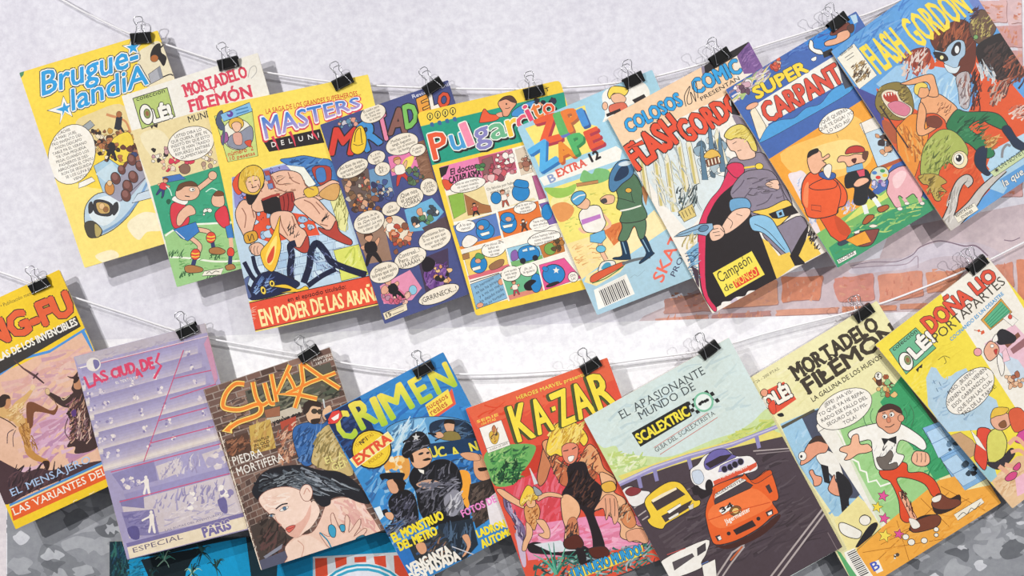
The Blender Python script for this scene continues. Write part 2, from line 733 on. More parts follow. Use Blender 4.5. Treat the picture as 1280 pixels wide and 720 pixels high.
# ------------------------------------------------------------ the poster low on the wall
def poster():
    global cur
    s = Sheet([(137, 677), (545, 664), (545, 930), (137, 940)], .002, .002)
    cur = s
    O(120, 630, 8.0)
    P('17323e', '120 360 1400 330 1400 800 120 800')
    P('0F9AD2', '420 540 700 500 1000 430 1500 330 1560 800 460 800')
    HATCH('140 380 340 380 500 760 150 760', ['1f4a58', '10222c', '2f6a78', '1a3a5a', '3a7a6a'], 90, 120, 22, 80, 2)
    P('1090c4', '330 560 460 530 470 800 340 800')
    HATCH('340 560 470 540 480 760 340 760', ['2f9ac0', '145a78', '0f7aa4'], 40, 80, 16, 30, 3)
    P('12222a', '450 560 700 500 1090 430 1060 480 960 560 900 680 880 800 560 800')
    for cx, cy, sd in ((680, 560, 1), (1060, 480, 2), (1200, 640, 3), (960, 690, 4), (250, 660, 5), (560, 700, 6)):
        rnd = random.Random(sd)
        for k in range(14):
            a = math.radians(rnd.uniform(20, 160) + (180 if k % 2 else 0) * (rnd.random() < .5))
            r = rnd.uniform(60, 150)
            L(rnd.choice(['1c3a34', '2f6a5c', '16282c', '4f9a88', '9ac4b0'] if sd in (1, 4) else ['1c3a34', '14404a', '16282c', '2a5a5c']), (3, 16),
              [(cx + r * math.cos(a), cy - r * math.sin(a) + 40), (cx + r * .55 * math.cos(a), cy - r * .7 * math.sin(a)), (cx, cy)])
    O(300, 630, 5.333)
    P('0B98D0', '470 330 600 260 1300 100 1300 600 440 600')
    P('0a86ba', '250 400 470 340 490 600 240 600')
    P('DCE4EC', '486 352 1040 322 1300 310 1300 700 486 700')
    P('B8d0e4', '486 370 498 366 500 600 486 600')
    for a in ('500 362 580 358 590 560 505 560', '632 358 710 352 712 400 640 430', '762 354 840 348 842 388 764 390', '890 350 970 344 976 424 900 400', '1024 344 1090 340 1150 560 1040 560'):
        P('E2543a', a, 0)
    E('E9EEF4', 820, 600, 300, 205)
    E('2f9fc4', 820, 600, 286, 202)
    E('E9EEF4', 820, 604, 270, 190)
    E('3fa8cc', 820, 606, 256, 180)
    E('E2E4F0', 820, 612, 240, 168)
    root = link('poster', sheet_mesh(s, 'poster', s.out, 0, 0.0008, 0, '17323e'), M_COVER)
    root.matrix_world = s.mat
    tag(root, 'blue poster of palms and a red striped panel, on the wall behind the lower comics', 'poster')


poster()
# ============================================================ the covers of the upper string
def art_space_plane():
    O(0, 170)
    P('F9E27E', '200 180 460 260 830 300 830 720 430 700')
    S('F5EBCB', '640 440 690 395 740 380 800 400 815 470 740 480 700 520 660 490')
    S('F7EBC4', '480 600 560 570 600 600 540 640')
    O(0, 0)
    P('4d8a62', '92 360 122 350 118 374 100 396')
    S('E9DFC2', '690 270 740 230 790 205 830 250 870 370 870 420 760 450 700 380')
    S('E6D39A', '380 610 470 560 600 520 660 600 680 720 560 740 420 700')
    P('aeb0ba', '742 372 800 330 816 388 755 420', 3)
    P('8d919c', '785 345 800 330 816 388 800 395')
    S('2e2a2c', '770 232 800 218 806 262 832 286 818 330 792 296 762 308 752 276', 2)
    E('b06a3a', 772, 292, 20, 18, 20, 2)
    L('2e2a2c', 7, '800 240 815 225 808 210')
    L('2e2a2c', 6, '815 385 850 372 866 378')
    # stars
    for c, k in (('38424c', 1.25), ('F4F2EC', 1.12), ('2f9fe0', .74)):
        ST(c, 664, 238, 46 * k, -8)
    for c, k in (('38424c', 1.1), ('F4F2EC', 1.0), ('2f9fe0', .55)):
        P(c, [(324 + (x - 324) * k, 543 + (y - 543) * k) for x, y in nums('240 552 306 528 317 482 336 520 382 506 350 545 362 582 324 560 300 618 305 568')])
    T('Brugue-', 212, 478, 690, 322, 112, 'F6F3EC', .055, .03, '3a4650', shear=.3)
    T('landiA', 362, 553, 742, 418, 100, 'F6F3EC', .055, .03, '3a4650', shear=.3)
    T('Brugue-', 212, 478, 690, 322, 112, '2f9fe0', .018, shear=.3)
    T('landiA', 362, 553, 742, 418, 100, '2f9fe0', .018, shear=.3)
    # the crowd
    P('9ea6ac', '395 645 452 602 474 626 424 668', 3)
    L(INK, 3, '420 650 400 690 380 640')
    RB('440 650 650 655 690 760 480 780', ['8a5a3c', '6d4630', 'c99a48', '3a2f2a', 'b9794f', 'EFE2C6', '574038', 'd9b870'], 70, 15, 3, 1.5)
    L('d08f62', 13, '532 572 565 582 592 588')
    L('d08f62', 10, '592 588 630 610 652 660')
    P('2f2f3a', '582 586 612 584 607 632 626 664 572 644', 1.5)
    E('a86a40', 596, 572, 14, 16, 0, 1.5)
    L('d08f62', 10, '600 650 620 690')
    O(0, 170)
    P('A9CADF', '470 150 540 110 600 150 640 200 520 290', 3)
    P('C4DBE8', '480 190 560 130 590 170 540 240')
    S('EED34E', '560 20 640 -20 670 40 650 110 610 135 570 90', 2)
    FIG(560, 125, 120, 6, 'b9794f', '2c2a30', '2c2a30', '5a3a2a', 2, 1)
    RB('470 0 540 0 640 120 500 130', ['6d4630', 'b9794f', 'EFE2C6', '3a2f2a'], 14, 13, 8, 1.5)
    RB('600 60 700 40 720 120 630 150', ['6d4038', '55332e', '404a78', 'a8735a'], 18, 17, 11, 1.5)
    S('BCD2E2', '424 410 436 340 492 288 570 288 612 318 668 268 732 206 758 300 700 325 648 398 570 468 482 508 440 496', 4)
    S('DDE9F0', '450 400 470 330 540 300 600 330 590 400 520 450')
    P('9C9AAC', '520 282 600 210 640 140 705 118 734 208 650 312 600 330')
    L('7aa0cc', 12, '500 490 590 440 650 380 700 310 740 230')
    L(INK, 3, '606 324 668 268 734 204')
    for x, y, r in ((660, 120, 24), (700, 150, 22), (580, 212, 26), (668, 205, 26), (640, 252, 27), (632, 298, 26), (610, 170, 20)):
        E('6f4640', x, y, r * .9, r * 1.2, 20, 3)
        E('8d605a', x - 4, y - 8, r * .55, r * .7, 20)
    E('CF8F4a', 550, 262, 24, 34, 10, 3)
    E('E9C79a', 550, 236, 13, 14, 0, 2)
    S('4c483f', '427 436 470 426 514 470 500 505 456 508 432 478', 2)
    S('b9a868', '478 440 510 470 500 500 482 500')
    S('3b3a3e', '472 328 512 320 562 342 566 384 540 402 478 386', 3)
    S('cBA865', '484 338 520 334 548 350 546 384 500 384')
    E('E6C08c', 512, 352, 14, 16, 0, 1.5)
    E('9a6a40', 532, 368, 13, 14, 0, 1.5)
    S('3b3a3e', '572 340 590 332 594 368 572 398 562 372', 2)
    S('3b3a3e', '446 342 462 330 468 372 448 388', 2)
    P('C9D8E6', '690 290 756 268 762 310 662 336', 3)
    BAL(360, 92, 116, 152, -14, ['¡CACHIS', 'LA MAR! ¡VUEL', 'TRO INVENTO DEL', 'AVION DESCAPO', 'TABLE PA EL VERANO', 'TIE UNA PEQUEÑA', 'PEGA: CUANDO LOS', 'PASAJEROS SE DES-', 'ABROCHAN EL CINTU', 'RON DE SEGURIDA,', 'SE LOS LLEVA EL', 'VIENTO!'], 14, 22, 20, cond=.9,
        tail='395 235 460 205 478 225 430 250 395 262')


comic('plane', '24 91 197 38 283 282 107 335', art_space_plane, 'F4D64C', 'yellow comic with blue lettering and a space plane, topmost left of the upper string', d=(.0214, .0159))


def art_football():
    O(0, 170)
    P('EAD9A6', '650 -24 1090 -150 1110 155 756 256')
    S('EFE3BE', '700 0 800 -30 860 60 780 120')
    P('3FA37F', '752 252 1110 146 1190 440 826 520')
    P('9DCB8A', '822 492 900 452 1010 438 1200 420 1260 660 880 780')
    L('EFF3E6', 9, '828 500 880 466 960 444 1060 438 1190 430')
    L('EFF3E6', 9, '852 606 960 612 1080 628 1220 624')
    HATCH('790 280 1120 200 1160 400 830 470', ['2f8c6a', '56b38e'], 30, 40, 7, 15, 5)
    HATCH('850 520 1200 450 1230 690 890 720', ['7db56a', 'b6d99c', '5f9c58'], 60, 34, 6, 15, 6)
    RB('790 310 870 300 880 330 800 330', ['2f5f4a'], 5, 14, 2)
    for x, y in ((880, 590), (940, 690), (1080, 600), (1070, 710), (1130, 390)):
        HATCH(f'{x-40} {y-12} {x+40} {y-18} {x+40} {y+14} {x-40} {y+14}', ['2c5a3a', '3d6a42'], 16, 26, 5, 70, int(x))
    # far players
    RB('750 70 830 50 840 120 760 130', ['D9C3B0', '3a3030', 'EEE6D8', 'c99aa0'], 12, 13, 4, 2)
    RB('800 130 960 90 970 160 820 180', ['D8405a', 'E8D8c8', 'd94f66', 'E9B9a0'], 22, 14, 9, 1.5)
    P('4a78c0', '812 206 900 190 930 215 820 236', 2)
    for x, y in ((870, 110), (895, 122), (920, 104), (945, 126)):
        ST('D8405a', x, y, 12)
    E('8a6a5a', 925, 165, 28, 26, 0, 2)
    RB('1010 90 1060 70 1080 150 1020 160', ['D9C0aa', 'EFE6D8', 'b99a88'], 12, 13, 31, 2)
    FIG(800, 300, 90, -20, 'E3A888', 'D8434F', '39457a', '7a4a30', 2, 1)
    # the nearest player
    L(INK, 30, '985 270 1030 235 1060 210')
    L('E9BA9E', 24, '985 270 1030 235 1060 210')
    E('E9BA9E', 1064, 198, 22, 22, 0, 3)
    L(INK, 26, '950 505 1000 548 990 590')
    L('E9BA9E', 20, '950 505 1000 548 990 590')
    L(INK, 26, '985 468 1040 478 1062 505')
    L('E9BA9E', 20, '985 468 1040 478 1062 505')
    L('39406e', 22, '980 600 966 655')
    L('39406e', 20, '1062 520 1070 562')
    for x, y in ((980, 592), (1057, 508)):
        E('E0503f', x, y, 24, 28, -10, 3)
        L('F2C84a', 7, f'{x-20} {y-6} {x} {y-2} {x+20} {y-6}')
        L('F2C84a', 6, f'{x-20} {y+10} {x} {y+14} {x+20} {y+8}')
    S('B07a4a', '926 655 960 645 1014 660 1010 680 940 684', 3)
    S('B07a4a', '1050 565 1090 556 1130 575 1110 592 1056 588', 3)
    S('D9404e', '862 338 905 334 935 356 948 430 905 462 868 456 852 392', 3)
    P('3F7FC6', '868 468 980 430 1000 478 942 526 906 510', 3)
    L('F2F0EA', 4, '880 475 925 515')
    S('E9BA9E', '892 390 940 345 972 360 978 390 940 405 905 448 885 440', 3)
    S('F0EDE6', '862 322 880 300 940 318 925 345', 2)
    S('E9BA9E', '880 300 888 262 930 240 985 252 1000 285 972 318 910 322', 3)
    S('6a4a34', '884 275 900 240 960 226 990 252 930 252 905 268', 2)
    E('F6F2EA', 962, 268, 14, 10, 0, 2)
    E(INK, 966, 268, 4, 5)
    L(INK, 5, '925 300 950 304')
    L('CFEFE0', 5, '830 250 850 270 860 300')
    L('CFEFE0', 5, '1030 280 1060 262 1090 275')
    RB('1015 360 1055 360 1055 395 1015 395', ['EFEDE2'], 7, 11, 3, 2)
    # the second player
    S('E9BA9E', '1058 320 1075 285 1110 280 1125 330 1110 355 1070 350', 3)
    S('7a4a30', '1070 300 1085 275 1115 280 1118 298', 2)
    S('D9404e', '1080 380 1130 350 1150 440 1120 460 1082 420', 3)
    P('3F7FC6', '1128 455 1160 440 1172 510 1140 510', 3)
    L('E9BA9E', 20, '1155 510 1160 560')
    E('E0503f', 1156, 582, 18, 24, 0, 3)
    L('39406e', 20, '1155 600 1152 650')
    S('B07a4a', '1130 650 1165 640 1180 662 1140 672', 3)
    P('EFEBDD', '1024 676 1120 660 1108 694 1014 700', 3)
    L(INK, 3, '1035 690 1050 678 1062 688 1080 676 1100 680')
    BAL(955, 38, 118, 84, 16, ['USTED DIRA LO', 'QUE QUIERA, JEFE, PE', 'INSISTO EN QUE ESTO', 'SOY SE HAN TRAIDO', 'REFUERZO ANTIRRE', 'GLAMENTARIO!'], 15, 22, 16, cond=.9)
    O(0, 0)
    P('B8CB78', '664 492 836 438 876 582 710 645', 5)
    T('colección', 684, 506, 826, 462, 22, INK, .01)
    T('LÉ!', 772, 612, 862, 584, 62, 'F3F1EA', .06, .05)
    E('F3F1EA', 732, 572, 32, 52, 14, 5)
    E('8a9a58', 736, 568, 16, 24, 10, 3)
    E('9a6a4a', 736, 568, 9, 13, 10)
    P(INK, '752 632 790 618 786 640 766 630 760 646')
    SLAB('MORTADELO', 932, 484, 1240, 384, 62, 'DC4A62', .035, h1=56)
    T('Y', 1062, 468, 1088, 460, 30, 'E0455E', .02)
    SLAB('FILEMÓN', 955, 560, 1262, 482, 58, 'DC4A62', .035)
    E('DC4A62', 1004, 490, 17, 15)
    T('MUNDIAL 82', 946, 614, 1170, 548, 32, '2f2c30', .015)
    L('bdbbb8', 4, '1240 388 1252 342 1276 330 1282 360 1256 392')


comic('football', '152 120 322 66 392 310 222 359', art_football, 'EFECE4', 'white and green comic with footballers in red shirts, second from left on the upper string', d=(.0229, .0174))


def art_barbarian():
    O(240, 240)
    P('BFD6EA', '198 -70 480 -150 760 -160 900 420 280 548 215 300')
    O(240, 70)
    P('9393cf', '200 606 330 575 480 540 560 530 600 720 215 760')
    RB('215 660 350 640 350 740 225 750', ['5560b0', 'E2603A', 'a8a4e0'], 14, 14, 3, 2)
    S('E0573a', '202 640 230 590 270 580 250 680 225 690', 2)
    HATCH('370 560 460 540 460 590 380 600', ['3a3a70'], 14, 12, 5, 60, 4)
    O(240, 240)
    P('E2583A', '240 70 420 90 600 120 640 215 500 230 400 255 300 220 250 180')
    RB('310 110 400 100 380 220 330 230', ['BFD6EA', '9fbfe0'], 9, 22, 2, 2)
    RB('540 120 620 120 620 190 550 200', ['BFD6EA', '9fbfe0'], 7, 20, 5, 2)
    HATCH('310 110 620 110 620 200 320 230', [INK, '3a3a60'], 26, 10, 5, 60, 6)
    # stone wall
    rnd = random.Random(4)
    for r in range(5):
        for c in range(8):
            x, y = 300 + c * 55 + r * 8 + (r % 2) * 22, 290 + r * 42 - c * 12
            P(rnd.choice(['BFD6EA', 'A9C6E2', 'CFE2F0']), f'{x} {y} {x+46} {y-10} {x+50} {y+26} {x+4} {y+34}', 2, '5a6a90')
    P('DADF6E', '708 292 850 258 884 412 748 446 735 380', 3)
    HATCH('720 290 850 270 870 400 750 430', ['b5bf4a', 'EAEE9a'], 16, 50, 8, 70, 3)
    P('E6E4A0', '690 40 740 -60 790 60 770 200 740 190', 2)
    HATCH('690 -40 770 -60 790 180 720 180', ['8a8a4a', 'c9c87a', '6a6a3a'], 30, 60, 5, 80, 8)
    O(240, 70)
    # blue shape behind
    S('4b7fc0', '440 520 500 508 560 498 640 512 690 520 720 570 730 640 690 690 620 670 560 620 500 560', 3)
    HATCH('450 505 680 505 720 640 600 660', ['2f5590', '7fb0e0', '24406e'], 50, 46, 8, 20, 7)
    P('EDF0E6', '470 545 560 555 620 640 590 660 530 610', 2)
    S('B4473f', '600 560 690 555 690 640 640 645', 3)
    S('4b7fc0', '620 570 660 560 670 620 630 630', 2)
    O(240, 240)
    # a crouching fighter
    S('EBBDA4', '220 90 255 40 300 60 322 120 310 170 304 205 312 262 276 246 244 190 222 140', 4)
    S('D9A23c', '262 212 316 195 328 238 274 258', 4)
    L(INK, 4, '280 215 290 245 300 210 312 240')
    S('EBBDA4', '290 270 330 252 362 275 350 310 318 318 292 296', 4)
    for x in (300, 316, 332):
        L(INK, 2.5, f'{x} 312 {x-6} 288 {x} 270')
    S('EBBDA4', '300 60 360 -60 420 -100 480 -108 540 -90 575 -30 640 0 680 20 640 40 560 50 470 60 380 90 320 100', 4)
    HATCH('400 -90 560 -70 600 20 420 40', ['b98468', INK], 16, 40, 4, 30, 9)
    S('2a2629', '272 0 300 -40 335 -70 362 -40 340 0 300 62 276 50', 2)
    P('B4504a', '360 -105 385 -108 420 -20 395 -10', 2)
    P('7d93c4', '362 -80 388 -84 394 -60 370 -55', 2)
    P('7d93c4', '376 -40 402 -44 408 -20 384 -14', 2)
    P('2a2629', '345 40 420 20 452 40 450 90 400 114 362 104')
    P('A93f3a', '436 24 470 4 506 0 518 50 500 96 462 108 446 90', 4)
    for a in ('456 20 462 60 458 100', '478 10 484 50 478 100', '498 8 502 50'):
        L('6a2426', 5, a)
    L('A93f3a', 12, '350 40 400 20 440 12', sm=False)
    S('EBBDA4', '392 120 430 96 500 104 536 170 570 200 582 270 530 290 492 250 440 208 400 180', 4)
    S('EBBDA4', '508 52 560 26 620 30 680 92 722 140 690 192 640 168 566 112', 4)
    HATCH('470 160 520 150 540 220 500 230', [INK], 12, 34, 5, 60, 2)
    HATCH('640 110 680 110 690 150 650 160', [INK], 9, 30, 4, 60, 3)
    S('B5473c', '632 176 690 190 722 142 738 196 798 240 792 266 730 246 650 204', 4)
    S('B5473c', '488 256 540 278 578 216 586 292 548 302', 4)
    S('EBBDA4', '570 -20 640 -30 700 -60 740 -40 700 0 640 20 590 10', 4)
    S('E6C04a', '560 -10 620 -30 632 10 580 28', 3)
    O(240, 70)
    S('D9A868', '640 680 700 640 740 650 720 720 650 710', 3)
    S('E5BE48', '232 650 240 590 272 556 316 546 352 570 362 622 345 668 322 694 282 692 246 676', 4)
    S('EFC2A4', '268 622 300 600 332 606 342 650 320 680 284 676', 3)
    HATCH('240 570 350 560 350 600 250 640', ['b8902e', 'F2D878'], 22, 44, 5, 75, 2)
    L('8a5a48', 4, '296 640 304 652 298 658')
    L(INK, 4, '282 632 296 628')
    L(INK, 4, '312 624 326 620')
    L(INK, 4, '300 660 324 652')
    O(240, 240)
    for a in ('400 -80 430 -40 470 -40', '480 -100 500 -60 540 -40', '560 -60 570 -30 610 -10', '420 -20 470 0 520 -10', '330 -40 350 0', '250 80 270 120 264 180', '300 80 312 130', '440 120 452 170 480 220', '500 120 520 180', '560 40 600 60 640 110', '620 50 660 90', '640 160 680 170'):
        L('9a6a58', 5, a)
    # spider
    O(240, 240)
    for p, w in (('500 450 492 390 500 320 492 270 520 256', 34), ('560 455 588 370 596 300 624 256 668 300 700 350 780 385 872 415', 34), ('580 470 650 420 720 385', 26), ('330 450 300 420 262 350', 22), ('350 430 320 380 305 320', 20), ('330 500 300 490 275 470', 20)):
        L('222640', w, p)
    HATCH('490 270 520 270 520 440 500 440', ['55608f', '8f9cc8'], 18, 24, 4, 60, 4)
    HATCH('570 300 640 270 830 400 580 440', ['55608f', '8f9cc8', '222640'], 44, 26, 4, -40, 5)
    S('242a4a', '290 500 330 420 400 395 460 415 540 455 500 492 400 525 300 540', 3)
    HATCH('310 440 420 410 420 500 310 520', ['5f82b8', '4a5a98', '9fbce0'], 26, 40, 7, 40, 6)
    E('F1D45a', 358, 492, 14, 22, 20, 4)
    E('F1D45a', 402, 458, 14, 18, 20, 4)
    E(INK, 358, 492, 6, 10)
    E(INK, 402, 458, 6, 9)
    S('F1C83e', '408 472 470 462 530 486 570 470 585 490 540 505 520 500 440 505 500 488', 3)
    S('F3C23e', '346 296 390 240 418 180 442 118 436 200 446 280 412 392 372 382 350 340', 3)
    S('F7E07a', '370 320 400 250 425 220 420 300 400 360 380 360')
    S('DB5238', '378 330 412 268 408 330 384 358')
    S('5b6a9a', '260 440 290 420 280 470 300 520 280 530 262 480', 2)
    # bands
    P('E5553E', '282 556 895 418 935 560 315 695')
    L(INK, 4, '282 556 895 418', sm=False)
    P('F3E07a', '315 695 935 556 945 585 322 720')
    L(INK, 4, '316 692 935 556', sm=False)
    T('en el episodio titulado:', 482, 550, 772, 482, 22, '2a1f1f', .022)
    T('EN PODER DE LAS ARAÑAS', 352, 672, 975, 528, 84, 'F8E9A8', .02, h1=66)
    HATCH('295 570 315 565 325 680 310 685', ['F2B8a0'], 10, 26, 3, 10, 3)
    # masthead
    O(240, 70)
    T('LA SAGA DE LOS GRANDES SUPERHEROES...', 371, 290, 845, 196, 25, 'CF4A34', .018)
    P('302b2d', '356 428 640 366 662 432 386 478', 3)
    T('MASTERS', 362, 424, 850, 262, 122, 'D9465a', .075, .0, h1=56, shear=.12)
    T('MASTERS', 366, 418, 846, 258, 114, 'F2F4F8', .05, .0, h1=52, shear=.12)
    T('MASTERS', 370, 414, 842, 254, 106, 'B59AD0', .018, 0, h1=48, shear=.12, top='2f7fd0')
    for p in ('402 402 420 440 436 474', '488 378 505 410 518 452', '582 300 600 350 604 400', '600 385 616 400 630 420'):
        L('D9465a', (16, 4), p)
    T('D  E  L   U  N  I  V  E  R  S  O', 400, 456, 850, 362, 24, 'F0EDEA', .02)
    # corner box
    P('C9DB86', '112 300 300 262 330 500 180 530', 3)
    E('EDEBDD', 228, 392, 76, 78, 0, 3)
    S('8f93a4', '176 440 190 400 240 380 296 350 304 420 262 464 210 462', 3)
    S('E0A898', '205 390 245 385 250 440 215 440', 2)
    E('E5B84c', 221, 338, 38, 32, 0, 3)
    S('EFC0a2', '198 344 222 328 246 342 238 374 214 378', 3)
    S('A45f98', '146 400 172 380 182 420 150 440', 3)
    S('57617a', '120 336 128 290 150 272 156 300 146 318 162 350 146 372', 3)
    L('57617a', 12, '158 350 160 390 154 446')
    S('D9553e', '262 430 296 420 290 456', 2)
    P('86BEE6', '142 292 288 232 302 276 158 328', 3)
    E('6a4aa0', 190, 290, 16, 16, 0)
    E('86BEE6', 184, 286, 8, 6)
    L('4f86b8', 7, '218 272 280 256', sm=False)
    L('4f86b8', 7, '222 290 284 272', sm=False)
    T('número  2', 182, 502, 308, 470, 22, 'C94f30', .03)
    T('110 pesetas', 176, 526, 316, 494, 18, 'C94f30', .03)


comic('barbarian', '258 135 460 93 524 370 320 415', art_barbarian, 'F7DD62', 'yellow comic with a crouching fighter over a black spider and a red bottom band')


def art_indigo():
    O(240, 70)
    P('F2B048', '1135 230 1180 205 1200 300 1150 340')
    T('Revista Juvenil', 1104, 212, 1290, 148, 18, 'D9DAEA', .02)
    # letters of the masthead, each in its own colour
    for ch, a, b, h, c in (('M', '688 492', '800 490', 128, 'D8463c'), ('R', '872 476', '948 430', 130, '4b93d2'), ('T', '955 425', '990 408', 128, 'E58aa8'), ('A', '985 392', '1070 378', 118, '8a5f58'),
                           ('D', '1072 362', '1130 340', 108, '7fbf62'), ('E', '1142 296', '1190 274', 78, 'E8a046'), ('L', '1200 270', '1235 255', 84, 'EFEAE2'), ('O', '1236 262', '1290 244', 66, 'D8563c')):
        x0, y0 = [float(v) for v in a.split()]
        x1, y1 = [float(v) for v in b.split()]
        T(ch, x0, y0, x1, y1, h, c, .035, .035, shear=.22)
    S('F0C83c', '795 440 815 370 850 350 872 410 862 470 830 492 800 478', 4)
    L(INK, 4, '812 430 820 380 840 360 846 400 850 436')
    L(INK, 3, '806 440 830 448 858 438')
    RB('730 325 820 310 830 350 735 358', ['6a93b0', 'D97a6a', 'C9c4d0', 'e0a090'], 16, 14, 3, 2)
    BAL(905, 288, 66, 44, 24, ['El cuadro pero', 'no quiero cua-', 'do Tenía mo-', 'to el lunes'], 12, 16, 22, 'EDE4D4', cond=.8)
    # panels
    P('6d5c58', '745 620 880 560 905 720 790 760')
    RB('760 600 880 570 900 740 790 770', ['8f6a50', '554038', 'D9a888', 'b9584a', 'c9c0b0', '7a6048'], 40, 17, 7, 2)
    P('6d97bc', '885 570 980 545 1010 690 900 720')
    RB('900 620 990 600 1000 720 910 730', ['3a3c60', 'b89078', '6a4a48', 'd0c8c0', '4a5a90'], 22, 16, 8, 2)
    P('E47fae', '980 505 1120 470 1150 560 1000 600')
    P('8a6450', '1100 440 1160 420 1215 620 1150 620')
    HATCH('1110 440 1170 440 1200 600 1130 610', ['6a4a3a', 'a8806a'], 24, 50, 5, 15, 6)
    S('F1D86a', '1060 520 1110 500 1090 560 1050 580')
    FIG(1060, 640, 130, 16, 'E2b090', 'EFE8DC', 'C8453f', 'c98a50', 2, 0)
    RB('1080 570 1150 560 1160 620 1090 640', ['5f7a5a', '4a5f48', '806a58'], 12, 20, 9, 2)
    BAL(802, 562, 84, 42, 24, ['¡Ah! Esta de aquí,', 'acercado, dispara', 'de los pulmones!'], 15, 20, 22, 'EDE4D4', cond=.85)
    BAL(922, 508, 46, 34, 22, ['Y... y yo', 'quiero', 'igual...'], 13, 17, 22, 'EDE4D4')
    BAL(952, 565, 40, 34, 22, ['¡Ay...', 'AY...!'], 16, 20, 22, 'EDE4D4')
    BAL(1050, 440, 84, 52, 20, ['¡Muchas visto al', 'tangk, baguette', 'listo, con el anuncio', 'de fondo'], 14, 19, 20, 'EDE4D4', cond=.8)
    BAL(1128, 470, 42, 30, 20, ['¿Cuándo', 'listo!'], 13, 17, 20, 'EDE4D4')
    BAL(1185, 655, 44, 44, 20, ['¡CAN', 'TO DEL', 'REAL'], 14, 18, 20, 'EDE4D4')
    O(240, 240)
    RB('800 60 930 30 960 120 820 160', ['8a5a48', 'D98a4a', '554038', 'b9a090', '705850'], 26, 19, 12, 2)
    P('9a7a68', '820 200 960 160 1000 340 880 360')
    FIG(912, 362, 150, 12, 'D9a080', '2a2528', '2a2528', '5a3a2a', 2, 0)
    S('E6DAC6', '955 150 1010 118 1060 140 1090 200 1050 260 990 240', 2)
    FIG(1005, 240, 110, 10, 'E2a080', 'EFE8DC', 'D9784a', 'd98a60', 2, 2)
    RB('990 170 1090 160 1100 250 1010 310', ['D97a46', 'B9503f', 'E2a080', '8a5a48'], 20, 17, 13, 2)
    P('6fb0d6', '1062 90 1200 30 1260 100 1180 190 1090 200')
    RB('1090 120 1230 60 1230 150 1110 180', ['EDE8DE', '3a4048', 'D9a080', '5f8a60', '46505a'], 24, 18, 14, 2)
    P('5a4a50', '1150 180 1290 110 1290 190 1180 220')
    P('4a3c56', '1130 340 1280 280 1290 480 1170 510')
    S('7a4f96', '1160 400 1210 360 1270 370 1260 460 1200 490 1165 450', 3)
    HATCH('1160 370 1280 350 1270 480 1180 490', ['5a3478', 'a078b8', '402a58'], 40, 50, 8, 60, 15)
    S('262028', '1150 345 1180 325 1216 350 1200 390 1160 396', 2)
    RB('1215 380 1290 360 1290 460 1230 460', ['D99a6a', '2a2528', 'E8c08a', '7a4f96'], 14, 16, 16, 2)
    P('E394b4', '940 470 1090 390 1150 480 1100 540 960 560')
    S('D9789a', '950 500 1010 470 1080 530 1020 560 960 550')
    FIG(1044, 540, 120, 35, 'E2a890', '242226', '242226', '8a5a3a', 2, 1)
    S('E2a890', '948 480 968 466 984 490 966 512 948 506', 2)
    E('8fc6e0', 1105, 490, 20, 24, 0, 2)
    RB('950 520 1080 510 1090 550 960 560', ['E8b8a8', 'c9607a', 'b98aa0'], 12, 15, 17, 2)
    BAL(886, 150, 80, 56, 22, ['¡Camara, je, je,', 'ya. ¡Que coja el', 'mercado! ¡Le voy', 'a clavar ¡jol!'], 15, 20, 20, 'EDE4D4', cond=.82)
    BAL(996, 84, 48, 34, 22, ['¡Os', 'Aléneos!'], 15, 20, 20, 'EDE4D4', cond=.75)
    BAL(1090, 30, 70, 48, 22, ['¡Que nos', 'el pescan!', '¡CORRA!'], 20, 24, 20, 'EDE4D4', cond=.85)
    BAL(1215, 235, 84, 54, 20, ['¡Muchísimas Bon', 'Si no es eso que', 'mejor que jugar', 'extraño!'], 15, 20, 20, 'EDE4D4', cond=.82)
    BAL(1092, 330, 84, 48, 22, ['¡Contreal...!', 'Pero, ¡con...', '¡UAAAAH...!'], 20, 24, 20, 'EDE4D4', cond=.85)
    BAL(962, 402, 76, 50, 22, ['¡Déjese de', 'ladres que solo', 'si eximio!'], 17, 22, 20, 'EDE4D4', cond=.85)
    BAL(1235, 512, 108, 38, 22, ['¡GRRRNECK...!'], 24, 26, 20, 'EDE4D4', cond=.85)
    P('E9DCC0', '955 606 1072 556 1078 590 968 640', 2)
    T('15', 976, 628, 1000, 616, 20, INK, .04)
    L('8a8078', 4, '970 606 1060 568', sm=False)
    L('8a8078', 4, '1004 612 1060 590', sm=False)


comic('indigo', '400 156 560 100 641 348 481 405', art_indigo, '4c5488', 'indigo comic of speech balloons with every masthead letter a different colour')


